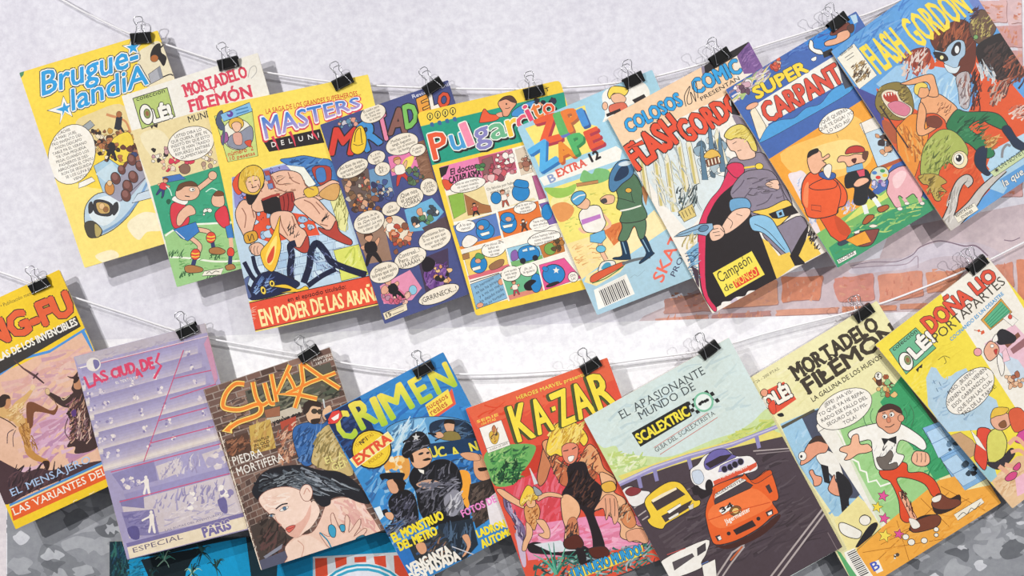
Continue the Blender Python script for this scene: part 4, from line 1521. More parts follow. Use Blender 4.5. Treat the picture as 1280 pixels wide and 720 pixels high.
def art_monster():
    O(960, 0)
    P('5f9fdc', '300 260 700 -30 1080 -80 1200 120 540 560 420 460')
    HATCH('330 240 720 -40 760 100 480 330', ['4a8ad0', '7fb4e6', '3f78c4'], 60, 90, 9, 45, 2)
    P('4a4f98', '430 430 540 480 640 720 560 690')
    P('6f86c8', '990 -20 1080 -40 1100 60 1050 80')
    P('9cc6e8', '640 330 900 280 1020 560 840 560 700 560 540 420')
    HATCH('560 400 960 350 980 540 640 560', ['bcdcf0', '7fb0e0', 'd8eaf4'], 60, 70, 9, 60, 4)
    P('DE5A30', '820 330 940 200 1140 330 1300 520 1300 800 900 720 1000 560 1050 460 1010 360')
    O(960, 160)
    P('DE5A30', '540 -200 760 -80 1000 -80 1330 -120 1330 60 1150 260 870 560 640 200')
    HATCH('680 60 1150 0 1150 200 880 420', ['c84a26', 'ea7a4a', 'D05a34'], 90, 60, 8, 45, 5)
    P('B4d4ea', '1120 110 1330 0 1330 120 1180 180 1130 240 1090 190')
    P('A9cde8', '1060 230 1160 180 1330 60 1330 150 1150 260 1190 300 1170 330 1090 300')
    # ape-like beast
    O(960, 0)
    S('6a3428', '810 200 850 150 920 110 980 100 1030 150 1040 240 1030 330 990 390 930 380 870 300', 2)
    HATCH('820 150 1010 100 1010 260 860 300', ['3a2420', '8a4a34', 'c06a44', '2a1c1c', 'a85a3c'], 110, 80, 10, 62, 6)
    S('a8c4dc', '830 250 880 260 900 230 940 200 980 210 985 270 960 300 940 350 900 340 870 300', 3)
    S('2a2226', '825 262 880 268 900 300 860 305', 2)
    E('e8e0a0', 868, 288, 10, 11, 0, 2)
    S('2a2226', '915 262 935 218 962 214 958 262 930 280', 2)
    E('E8ECEE', 944, 248, 12, 20, 0, 2)
    S('d8e4ec', '880 320 930 340 960 330 940 366 900 360', 2)
    S('b8b0b4', '940 380 1000 360 1012 440 1000 540 960 530 950 460', 3)
    HATCH('950 380 1010 380 1010 540 960 540', ['e4e0e0', '6a5a5e', '8a4a3c', 'cfd8e0'], 36, 60, 7, 75, 7)
    HATCH('1010 350 1060 350 1060 540 1020 540', ['4a2a26', '7a3a2c', '2a1c1e'], 30, 70, 8, 80, 8)
    S('D0552f', '800 260 830 300 830 340 800 340', 0)
    # reptile head
    S('6a5040', '1010 110 1060 50 1110 70 1140 140 1100 200 1050 220 1012 170', 3)
    HATCH('1010 80 1130 70 1120 190 1030 200', ['b8a858', '4a3a30', 'd8c878', '8a7a4a', '3a2a28'], 80, 26, 6, 60, 9)
    E('7aa868', 1038, 186, 12, 12, 0, 3)
    HATCH('1000 60 1060 20 1070 60 1010 110', ['2a2030', '4a3044', '6a4a50'], 30, 40, 7, 45, 19)
    # black bear-like beast
    S('2a2224', '1040 240 1100 190 1180 170 1260 260 1300 360 1200 400 1120 390 1060 330', 2)
    HATCH('1040 230 1230 190 1280 380 1100 400', ['4a3a3a', '1a1416', '5a3a34', '3a2c2c'], 100, 70, 9, 50, 10)
    HATCH('1200 260 1290 290 1280 420 1160 430', ['8a4a38', 'c06a4a', '3a2626'], 50, 70, 8, 55, 20)
    HATCH('1030 290 1130 340 1140 410 1060 390', ['d8dce0', '8aa8c0', '4a4448', 'efe9e4'], 44, 46, 8, 110, 11)
    HATCH('1100 440 1200 390 1200 500 1120 520', ['c8a090', '6a3a30', 'e0c8b8', '4a2a28'], 44, 60, 8, 60, 12)
    HATCH('1200 540 1290 520 1290 600 1220 600', ['c86a50', 'E8d0c4', '6a2a24', 'EFE4DC'], 36, 46, 8, 40, 13)
    # claws upper left
    S('8a3a2c', '690 300 720 250 800 240 810 300 760 350 720 330', 2)
    HATCH('650 260 810 240 800 360 670 390', ['F0ECE6', '3a2426', 'c05a3c', 'a83a28', 'F0ECE6'], 70, 56, 9, 70, 14)
    # gaping monster
    S('8a7a40', '540 480 570 430 640 410 690 430 720 480 725 560 670 600 590 590 540 540', 3)
    HATCH('540 430 700 420 710 590 560 590', ['c0a850', '5a4a2c', 'd8c070', '4a3a28'], 80, 36, 7, 40, 15)
    S('E8DCC4', '565 478 590 450 640 455 665 500 720 540 700 590 640 580 590 530', 3)
    S('B83f34', '575 480 600 460 635 468 650 510 600 510')
    S('D88098', '600 520 650 505 710 540 690 580 640 570 610 545', 2)
    for i in range(5):
        P('F4F0E4', f'{582+i*14} {470-i*3} {592+i*14} {466-i*2} {590+i*14} {484-i*2}')
    S('B05a3c', '570 600 640 640 640 720 590 680')
    # orange hulk
    S('E8923c', '640 660 660 620 720 570 780 590 800 680 770 760 720 900 660 820', 3)
    HATCH('650 620 780 600 780 800 680 800', ['c06a28', 'F4b460', '8a4a24', 'f0c070'], 60, 60, 8, 110, 16)
    # bare-chested man
    S('EBAA7c', '762 500 800 480 850 470 900 500 945 545 920 600 890 620 880 600 840 570 790 570 770 590', 4)
    S('EBAA7c', '800 480 810 440 790 410 740 420 700 425 660 420 690 408 750 385 820 372 840 420 850 480', 4)
    S('EBAA7c', '762 510 745 580 742 660 770 680 830 650 860 620 850 600 800 640 780 640 790 560', 4)
    S('7a3f30', '790 590 840 580 870 610 850 640 800 630', 2)
    S('EBAA7c', '740 460 760 435 790 430 805 460 790 485 760 490', 3)
    S('EBD060', '730 460 735 425 770 412 795 425 790 440 760 440 748 475', 3)
    HATCH('840 490 920 520 910 580 850 560', ['b06a44', '3a2422'], 18, 30, 4, 50, 17)
    S('2F7a50', '890 620 940 550 990 560 1100 560 1160 580 1200 640 1170 650 1100 620 1060 600 1000 640 1080 700 1130 770 1080 790 1000 720 930 700 905 660', 4)
    HATCH('920 580 1100 570 1100 720 950 690', ['1f5a3a', '4a9a68', '1a3a2c'], 40, 60, 7, 35, 18)
    S('22304a', '1165 645 1200 630 1240 690 1290 730 1290 760 1230 740 1200 700', 3)
    O(960, 160)
    S('22304a', '1040 110 1090 95 1085 190 1108 230 1080 236 1030 180', 3)
    # one-eyed creature
    S('A8b45c', '770 120 800 60 860 10 930 20 990 90 990 150 940 190 890 170 860 200 840 260 800 250 760 230', 3)
    HATCH('770 50 930 20 900 200 790 250', ['7a8a40', 'd0d880', '4a5a30', '8a8a48'], 80, 40, 7, 60, 20)
    S('B8a050', '750 240 830 230 890 270 860 290 890 320 850 320 860 360 830 360 800 290 770 280', 3)
    HATCH('750 230 840 240 880 350 800 330', ['7a6a30', 'd8c070', '5a4a28'], 44, 36, 6, 50, 21)
    E('EFE2B8', 955, 160, 40, 44, 0, 3)
    E('EFEDE2', 950, 155, 26, 30, 0, 2)
    E('22202a', 950, 152, 15, 18)
    E('F4F2EC', 944, 145, 5, 6)
    HATCH('1080 30 1150 40 1140 110 1090 100', ['d8a858', '8a5a2c', 'f0cc80', 'b06a34'], 44, 46, 7, 30, 22)
    # tentacles
    for c, k in ((INK, 10), ('C9c4c0', 0)):
        L(c, (24 + k, 44 + k), '985 290 1005 268 990 250 955 275 930 330 915 400 880 480 850 540')
        L(c, (18 + k, 60 + k), '1180 210 1120 260 1060 320 1010 390 940 460 890 520')
    HATCH('900 300 960 280 920 460 880 470', ['9a948f', 'e8e4e0'], 20, 60, 6, 70, 23)
    L('8a8a90', 12, '1165 150 1170 110 1190 85 1208 92')
    P('EFE9D8', '925 440 1025 376 1046 410 946 476', 2)
    T('REVISTA PARA', 938, 448, 1022, 394, 14, INK, .02)
    T('JOVENES', 962, 456, 1020, 420, 14, INK, .02)
    P('C9d8a8', '1105 222 1320 80 1330 110 1128 246', 2)
    ST(INK, 1138, 212, 16, 0, .35, 8)
    T('UN NOVIETO PARA', 1158, 206, 1360, 74, 22, '3a4a40', .01)
    T('la que...', 1176, 296, 1300, 214, 34, 'EFEFEA', .02, .02, '4a5a70', shear=.2)
    L('3a3034', 7, '560 -110 700 100', sm=False)
    # corner box and masthead
    O(960, 0)
    P('EFEADA', '345 290 430 218 545 376 456 446', 2)
    T('SERIES GRAF', 364, 282, 428, 234, 13, INK, .02)
    L('8a8680', 4, '384 290 426 262', sm=False)
    L('8a8680', 4, '394 302 430 278', sm=False)
    HATCH('410 330 480 290 520 380 440 420', ['3a2c28', 'b09058', '6a4a34', 'd8c090', '2a2020'], 90, 26, 6, 60, 24)
    T('FLASH', 560, 370, 716, 268, 162, 'F4DC4c', .014, h1=166, shear=-.1)
    T('GORDON', 758, 240, 1022, 60, 166, 'F4DC4c', .014, h1=156, shear=-.1)


comic('monster', '1039 64 1192.6 -47.7 1342 184 1187 289', art_monster, '5f9fdc', 'blue and red-orange comic with monsters and a bare-chested man, rightmost on the upper string', d=(.0254, .0199))
# ============================================================ the covers of the lower string
def art_swordsmen():
    O(0, 320)
    P('E3B9A0', '-120 640 110 540 420 375 470 480 560 840 600 1100 60 1250 -60 900')
    HATCH('0 560 430 400 520 900 120 1000', ['EBC9B0', 'D8a090', 'c894a8', 'F0d8c4', 'b888a8', 'E0b0a8'], 130, 120, 22, 25, 2, soft=.6)
    HATCH('100 800 430 740 470 1000 150 1080', ['d8b0c8', 'a878a0', 'E8ccd8', 'b88098'], 60, 130, 20, 28, 3, soft=.5)
    P('4f93d8', '-60 620 110 506 250 470 440 350 440 362 420 376 250 484 115 518 -60 640')
    P('4f93d8', '405 378 422 372 475 470 462 478')
    P('F0CB2c', '425 372 440 352 500 470 540 600 520 600 470 475')
    T('KUNG-FU', -235, 540, 372, 282, 118, 'E4633a', .055, .03, h1=112)
    P('3a3634', '-60 555 380 298 405 352 -40 612')
    T('LAS DE LOS INVENCIBLES', 2, 524, 390, 342, 36, 'F1EEE6', .03)
    T('• Publicación mensual', 6, 258, 190, 180, 18, '5a5030', .0)
    O(0, 500)
    O(0, 450, 4.8)
    # rider in black, right
    S('43302f', '405 95 440 100 470 66 470 100 500 180 540 300 600 480 560 540 455 560 455 520 405 520 430 470 420 440 440 400 405 320 420 290 380 280 330 250 290 210 300 192 350 215 390 230 410 215 440 195 430 170 445 120 420 108')
    S('C08a68', '448 120 470 108 488 130 486 170 460 176 444 160')
    S('3a2826', '440 130 455 105 480 100 470 125 450 140')
    S('D8b890', '272 176 290 170 302 190 296 206 278 204', 1.5)
    L('d8c8a8', 4, '366 222 384 240 420 212')
    HATCH('400 230 500 200 560 480 430 500', ['2c2020', '7a5048', 'a87868', '54303a', '8a5a6a', 'c8a088'], 110, 44, 8, 60, 4, soft=.1)
    HATCH('440 310 540 290 570 500 470 500', ['d8b8a8', '3a2a2a', '8a6a70'], 40, 60, 8, 75, 6, soft=.1)
    S('5a3a78', '430 310 455 295 460 330 440 340')
    L('4a3838', 5, '410 350 394 400 396 440 424 478')
    L('8a6a50', 4, '280 205 320 235 345 275')
    # leaping man, left
    S('C08a48', '120 390 150 350 175 360 190 420 180 470 200 540 250 580 300 604 300 640 284 664 270 620 210 600 160 560 140 480 115 420')
    S('7a4a30', '160 270 190 250 240 270 300 300 330 296 345 270 350 285 330 328 290 320 230 310 205 320 200 390 180 410 165 370')
    S('D8AE72', '-10 320 10 280 60 290 95 250 150 210 180 180 196 176 196 190 170 230 130 280 110 300 150 350 150 380 110 400 80 370 40 350 0 345')
    S('E0B888', '64 286 96 290 130 350 120 360 90 330')
    S('E6C8a0', '184 160 200 148 214 160 206 178 190 182')
    S('C89068', '30 220 60 222 66 262 50 292 30 288 24 250')
    S('3a2a24', '-4 230 20 206 54 212 62 232 40 236 34 270 14 284 -2 280')
    HATCH('40 290 150 230 150 370 60 360', ['F0d8a8', 'b88850', 'E8c890'], 44, 40, 7, 45, 5)
    HATCH('110 390 180 370 240 560 160 540', ['8a5a2c', 'E4b474', 'a06c34'], 50, 40, 7, -65, 6)
    L('3a2622', 6, '0 340 60 372 100 404')
    S('3a2420', '262 606 298 606 300 640 284 664 272 640')
    L('5a4650', 5, '46 500 50 440 84 416')
    L('5a4650', 4, '84 520 80 460 96 420')
    L('5f4244', (4, 16), '85 0 140 50 215 98', sm=False)
    L('4a3238', (14, 8), '205 90 266 140', sm=False)
    L('4a3238', 9, '200 112 230 78', sm=False)
    O(0, 500)
    # dark ground
    S('4a343a', '-40 300 60 330 120 360 200 340 260 350 330 330 400 320 515 310 160 460 40 520 -60 480')
    HATCH('0 330 480 300 160 460 60 490', ['2a2024', '6a4a50', '3a2a34'], 70, 60, 9, 60, 7)
    SLAB('EL MENSAJERO', 66, 480, 460, 308, 36, 'A9C4E8', .005, sw=.3, th=.06)
    P('4f8fd0', '50 520 525 302 530 318 56 536')
    P('F1DB9a', '54 530 528 314 530 324 58 540')
    P('E4602c', '57 536 530 322 552 385 72 602')
    SLAB('LAS VARIANTES DEL EXITO', 80, 574, 700, 296, 36, 'F3EFE2', .015, sw=.34, th=.08)
    P('F0CB2c', '72 602 552 385 575 440 90 660')
    HATCH('250 560 540 420 545 440 260 590', ['F6F0dc', 'd8b020'], 16, 30, 5, 22, 8)


comic('swordsmen', '-88 412 74 337 183 586 21 661', art_swordsmen, 'F0CB2c', 'yellow comic with big orange lettering and leaping swordsmen, leftmost on the lower string', d=(.0234, .0179))


def art_mauve():
    O(0, 320)
    P('A79FC4', '375 520 1040 340 1380 1560 640 1530')
    P('BBB2BE', '372 505 1030 335 1045 380 390 545')
    HATCH('390 520 1030 360 1040 400 400 545', ['C9bec4', 'aaa0b4'], 30, 50, 7, 15, 2)
    # tiers
    O(0, 500)
    tiers = [(-20, 60), (84, 46), (170, 50), (260, 50)]
    for k, (y, h) in enumerate([(-120, 50), (-45, 46), (26, 46), (110, 42), (196, 42), (280, 40)]):
        dx = y * .27
        for j, c in enumerate(('9c94bc', 'a29abf', 'A9A1C4', 'b0a8c6', 'bab1c8')):
            P(c, f'{440+dx} {y-36+j*14} {1020+dx} {y-194+j*14} {1024+dx} {y-178+j*14} {444+dx} {y-20+j*14}')
        for j, c in enumerate(('C6BBC8', 'd0c6cc', 'DCD2CF', 'E0D6D0', 'd2c8cc')):
            P(c, f'{440+dx} {y+36+j*8} {1020+dx} {y-122+j*8} {1024+dx} {y-112+j*8} {444+dx} {y+46+j*8}')
        for q, (xx, s) in enumerate(((500, 30), (560, 26), (715, 18), (830, 22), (1010, 18))):
            xr = xx + dx - 40
            yr = y + 38 - (xr - 440) * .272
            RB(f'{xr-s/2} {yr-26} {xr+s/2} {yr-30} {xr+s/2} {yr-2} {xr-s/2} {yr+4}', ['E9E0DE', 'D8cdd6', '8f86b0'], 6, 8, q + k * 7)
    P('8f88b4', '560 370 770 300 790 400 620 450')
    P('A9A2C8', '775 310 1110 215 1140 360 800 450')
    P('D4C9CC', '780 330 900 290 910 360 800 400')
    P('CFC4CA', '1010 270 1100 240 1120 300 1040 340')
    HATCH('780 320 1010 260 1020 340 800 390', ['8f86b0', 'E6dcdc', 'b9b0c8'], 60, 40, 6, 80, 4)
    RB('1020 250 1110 225 1130 340 1050 350', ['E4d9d8', 'b0a8c8', 'd8ced4'], 14, 24, 6)
    P('9A93BE', '620 470 1150 330 1150 375 640 510')
    P('CFC4CA', '610 515 1160 370 1230 570 650 690')
    HATCH('740 480 1160 390 1180 480 760 560', ['8a82ae', 'E0d6d8', 'a79fc2'], 90, 54, 8, 80, 5)
    HATCH('790 560 1190 490 1210 570 810 630', ['E6dcda', 'a79fc2', 'd0c6ce'], 70, 60, 7, 15, 6)
    P('857ead', '610 560 770 545 800 670 650 680')
    HATCH('620 560 770 550 790 660 650 670', ['6f689c', '9a92bc'], 30, 60, 9, 20, 7)
    S('5f5890', '640 640 690 630 700 690 660 690')
    P('857ead', '610 530 600 500 720 480 725 540')
    for x, y, h in ((735, 470, 100), (762, 660, 120)):
        S('EFE8E2', f'{x-14} {y-h*.72} {x+8} {y-h*.76} {x+12} {y-h*.4} {x+20} {y} {x+8} {y-2} {x} {y-h*.3} {x-8} {y} {x-18} {y-4} {x-10} {y-h*.4}')
        E('EFE8E2', x - 4, y - h * .84, 8, 9)
        L('EFE8E2', 9, f'{x-10} {y-h*.66} {x-36} {y-h*.55} {x-50} {y-h*.48}')
    RB('610 400 700 380 710 430 630 440', ['E6dcda', 'c8bed0', 'a79fc2'], 16, 13, 9)
    RB('940 440 980 430 985 540 945 545', ['EFE8E2', 'd8ced4'], 9, 13, 12)
    RB('1100 420 1150 400 1170 480 1110 500', ['EFE8E2', '8f86b0'], 10, 16, 13)
    S('6f689c', '1090 500 1130 490 1140 560 1110 555')
    for a in ('790 104 1035 38', '755 214 1070 132', '555 360 1105 218', '600 508 1150 366'):
        L('CC5a80', 5, a, sm=False)
    L('CC5a80', 4.5, '918 -250 720 308', sm=False)
    O(0, 320)
    L('CC5a80', 4.5, '870 612 1062 570', sm=False)
    L('CC5a80', 4.5, '850 715 1080 640', sm=False)
    L('CC5a80', 5, '498 536 918 432', sm=False)
    P('C994b0', '1020 440 1040 400 1052 420 1090 610 1075 640')
    L('E4cdd4', 4, '390 560 1040 400', sm=False)
    E('E6DFDA', 468, 543, 36, 34, 0, 0)
    S('7a74a4', '466 520 490 522 498 545 480 566 470 550')
    L('EFE9E4', 5, '400 560 436 550', sm=False)
    # lettering
    T('LAS', 444, 662, 545, 615, 62, 'D9486c', .035, h1=50)
    T('CIUD', 562, 612, 680, 580, 44, 'D9486c', .05, h1=54)
    T('A', 682, 612, 714, 602, 46, 'D9486c', .05)
    T('DE', 712, 576, 772, 560, 56, 'D9486c', .05)
    L('D9486c', 12, '795 484 780 530 806 548 770 614', sm=False)
    T('EL TEXTO DE', 580, 640, 690, 612, 12, 'EFE8E4', .02)
    HATCH('440 620 780 540 770 610 450 670', ['E8a0b4'], 26, 10, 3, 70, 3)
    O(0, 500)
    T('LAS RUTAS DEL AVENTURERO', 830, 655, 1120, 570, 10, '8a82a0', .01)
    P('7d75a6', '635 714 1220 560 1225 580 640 734')
    P('EBDDC4', '640 734 1225 580 1245 660 655 800')
    P('9a90b4', '652 790 1240 640 1250 665 660 812')
    T('ESPECIAL', 672, 761, 920, 690, 24, '6a6078', .0)
    T('PARIS', 1026, 684, 1160, 640, 48, '7a70a4', .045, .02, 'F1E9DC')
    L('F1E9DC', 3, '1036 640 1150 612', sm=False)
    L('EFE0CC', 7, '372 -170 620 730', sm=False)


comic('mauve', '92 446 256 404 324 658 160 699', art_mauve, 'A9A1C4', 'faded mauve comic with a tiered building and thin pink lines')


def brickwork(quad, cols, mortar, rows, cols_n, seed, w=1.6):
    """printed brick courses over a quad"""
    q = nums(quad)
    rnd = random.Random(seed)

    def at(a, b):
        return ((q[0][0] * (1 - a) + q[1][0] * a) * (1 - b) + (q[3][0] * (1 - a) + q[2][0] * a) * b,
                (q[0][1] * (1 - a) + q[1][1] * a) * (1 - b) + (q[3][1] * (1 - a) + q[2][1] * a) * b)
    P(mortar, quad)
    for r in range(rows):
        for c in range(-1, cols_n):
            a0, a1 = (c + (r % 2) * .5 + .04) / cols_n, (c + (r % 2) * .5 + .96) / cols_n
            a0, a1 = max(a0, 0), min(a1, 1)
            if a1 - a0 < .01:
                continue
            b0, b1 = (r + .08) / rows, (r + .92) / rows
            P(rnd.choice(cols), [at(a0, b0), at(a1, b0), at(a1, b1), at(a0, b1)])


def art_brick_woman():
    O(240, 420)
    brickwork('58 268 690 55 980 960 350 1170', ['6a5048', '7d5f55', '5a463f', '8f6f62', '745a52', '64504a'], 'a09088', 30, 9, 3)
    HATCH('60 270 690 60 820 420 150 560', ['4a3a34', '8a6a5c', '3a302c', 'a88878'], 110, 50, 8, 17, 2)
    P('5d5a50', '265 275 690 130 740 300 400 400 300 420')
    HATCH('270 280 700 160 760 290 400 400', ['3a3a34', '7a7a68', '2c2c28', '94907a', '4f5a4a'], 90, 70, 12, 20, 4)
    P('c9bfae', '370 400 540 340 552 380 380 440')
    T("n you've got", 384, 452, 545, 396, 24, '2c2a2c', .04)
    P('A06a50', '360 370 440 350 440 400 370 410', 2)
    P('B5503e', '440 430 520 400 520 470 450 480')
    HATCH('420 450 520 420 530 640 430 640', ['c08868', '6a4038', 'd8a888', '9a5a48', 'e8c8b0'], 80, 36, 9, 60, 5)
    P('C9A85a', '285 450 390 415 420 560 300 590')
    HATCH('290 440 400 420 420 560 300 590', ['E0c880', 'a07a40', 'c89a58'], 40, 50, 9, 70, 6)
    for i, t in enumerate(("WHAT'S UP", 'IN OLD', 'NEW YORK')):
        T(t, 312 + i * 2, 536 + i * 20, 388 + i * 2, 512 + i * 20, 14, '2c2420', .03)
    P('5a4238', '160 520 280 480 300 580 185 620')
    HATCH('170 520 280 490 290 570 190 610', ['8a5a44', '3a2a24', 'b07a5c'], 40, 40, 10, 30, 7)
    # man in a blue jacket
    S('3a68a8', '505 470 540 440 600 430 650 440 680 420 700 440 650 500 610 560 600 640 550 640 510 540', 3)
    HATCH('510 450 660 440 600 630 540 620', ['1f4478', '6f98d0', '27406a', '4f80c0'], 70, 60, 9, 60, 8)
    S('E0B896', '570 370 600 345 640 350 645 400 620 438 585 430 570 400', 3)
    S('3a2e2a', '560 390 560 340 600 320 645 335 640 355 600 350 580 380', 2)
    E('4a4034', 612, 376, 14, 12, 0, 3)
    E('4a4034', 638, 378, 10, 12, 0, 3)
    S('3a2e2a', '596 418 640 412 632 436 600 438')
    S('E0B896', '655 370 690 345 700 380 680 420 655 410', 2)
    L('c8ccd0', 7, '656 315 664 360')
    S('C9B27a', '640 480 690 440 720 470 760 540 800 640 790 700 620 650 600 600', 2)
    HATCH('620 480 720 460 780 680 620 640', ['a08a54', 'E0d0a0', '7a6a40', 'd0bc84'], 80, 60, 10, 60, 9)
    T('EL A', 672, 640, 768, 606, 34, 'E6DE8e', -.002)
    T('GEMA', 706, 676, 830, 630, 36, 'E6DE8e', -.002)
    # strokes of the masthead
    for c, k in (('6a3a1c', 34), ('F3DA7c', 28), ('EF8a38', 17)):
        L(c, k, '262 240 216 240 172 284 154 340 170 362 240 368 330 340 346 372 320 400 230 432 170 474')
        P(c, [(176 + (x - 176) * k / 26, 470 + (y - 470) * k / 26) for x, y in nums('150 476 196 430 200 486')])
        L(c, k * .9, '304 230 322 310 350 344 380 330')
        L(c, k * .9, '362 234 390 330 414 336')
        L(c, k * .9, '396 190 424 330')
        L(c, k * .9, '490 146 424 290 520 290 626 314', sm=False)
        L(c, k * .9, '545 140 556 230 514 360', sm=False)
        L(c, k * .9, '546 134 640 200 738 262', sm=False)
        L(c, k * .8, '472 290 590 232 718 184', sm=False)
        L(c, k * .8, '470 175 505 240 520 276', sm=False)
    T('AVENTURAS', 606, 128, 704, 98, 12, 'E9E0D8', .02)
    T('160 PTAS', 622, 144, 706, 116, 12, 'E9E0D8', .02)
    T('PIEDRA', 210, 646, 358, 602, 42, 'F3F0EA', -.004)
    T('MORTIFERA', 232, 700, 462, 622, 42, 'F3F0EA', -.004)
    O(240, 540)
    # the long-haired woman
    P('4a403c', '240 270 400 200 470 330 520 560 430 620 360 690 300 500')
    brickwork('240 260 340 200 420 420 290 470', ['6a5048', '574540', '7a6056'], '9a8a82', 7, 4, 5)
    HATCH('300 420 480 420 500 640 380 660', ['2c2826', '5a4a44', '3a3230', '6a4a48'], 80, 60, 12, 60, 10)
    P('585a70', '340 640 470 590 520 640 350 700')
    P('8a8c9c', '360 620 455 556 450 580 370 630')
    S('ECC9B8', '470 570 520 520 600 500 640 440 680 350 760 325 840 350 900 420 950 500 960 540 500 660 480 620', 3, '8a5a50')
    HATCH('700 340 860 350 940 490 760 470', ['E0b0a4', 'F4dcd0', 'd8a09a'], 60, 80, 16, -50, 11)
    S('26262c', '302 300 320 250 360 200 430 175 540 165 640 190 740 200 830 260 890 350 840 350 760 320 700 330 690 360 650 370 610 330 600 300 560 290 400 300 340 340', 3)
    HATCH('330 220 560 180 860 290 600 310', ['4a5058', '14141a', '8f98a4', '5f6a74', '1c1c24', 'b4bcc6'], 200, 110, 7, -22, 12, 14)
    HATCH('320 240 540 190 540 280 340 310', ['3a4048', '14141a', '98a2ac'], 60, 80, 7, 20, 13, 14)
    S('F1D5C6', '336 330 380 290 470 272 540 290 570 330 600 350 596 420 580 470 540 512 500 520 470 490 430 450 400 420 380 400 350 370', 3, '8a5a50')
    S('E4B4A4', '470 490 500 470 560 430 596 360 600 420 570 490 530 524 490 516')
    S('F1D5C6', '540 300 560 265 590 266 604 300 590 340 560 340', 3, '8a5a50')
    L('c89080', 4, '560 310 575 280 592 300')
    S('F1D5C6', '560 500 600 470 640 400 620 350 600 350 590 430 540 515')
    HATCH('360 320 480 300 470 400 390 380', ['F8e8de', 'E8c4b4'], 30, 60, 10, 10, 14)
    L('3a3034', 5, '372 420 400 408 418 412')
    L('3a3034', 7, '420 384 450 362 480 356')
    S('F4F0EC', '440 392 458 374 482 370 476 384 456 394', 2)
    E('5a7a9a', 464, 380, 9, 9, 0, 2)
    S('F4F0EC', '384 418 398 410 410 414 404 424', 2)
    E('5a7a9a', 398, 417, 6, 6, 0, 1.5)
    L('c89080', 4, '416 420 428 446 448 462 436 468')
    S('D9685c', '470 480 494 466 518 464 512 480 490 500 478 494', 2)
    L('8a3a38', 3, '474 484 494 480 516 470')
    S('F1D5C6', '470 570 530 530 600 520 690 590 640 600 500 660 480 620')
    L('d0a090', 4, '530 540 560 570 550 620')
    # hand and ring
    S('ECC9B8', '640 500 690 520 700 470 694 420 706 402 722 440 740 480 764 500 766 430 776 412 790 440 786 500 830 440 844 436 840 470 810 520 860 480 874 490 840 530 780 570 700 580 660 540', 3, '9a6a60')
    S('3f9fc4', '684 470 700 460 720 480 718 520 700 522 686 500', 3)
    S('3f9fc4', '740 464 764 462 766 490 748 494', 3)
    S('2f6f88', '820 530 850 512 866 518 840 536', 2)
    L('2f88a8', 7, '640 500 680 540 700 580')
    L('EFE2D0', 5, '138 0 350 690', sm=False)
    HATCH('130 0 150 0 360 690 340 690', ['EFE4D8', '3a302c', 'c8b8a8'], 40, 24, 4, 70, 15)


comic('bricks', '254 487 412 434 485 660 327 712', art_brick_woman, '7a5f55', 'brown brick-wall comic with a long-haired woman and orange brush lettering')


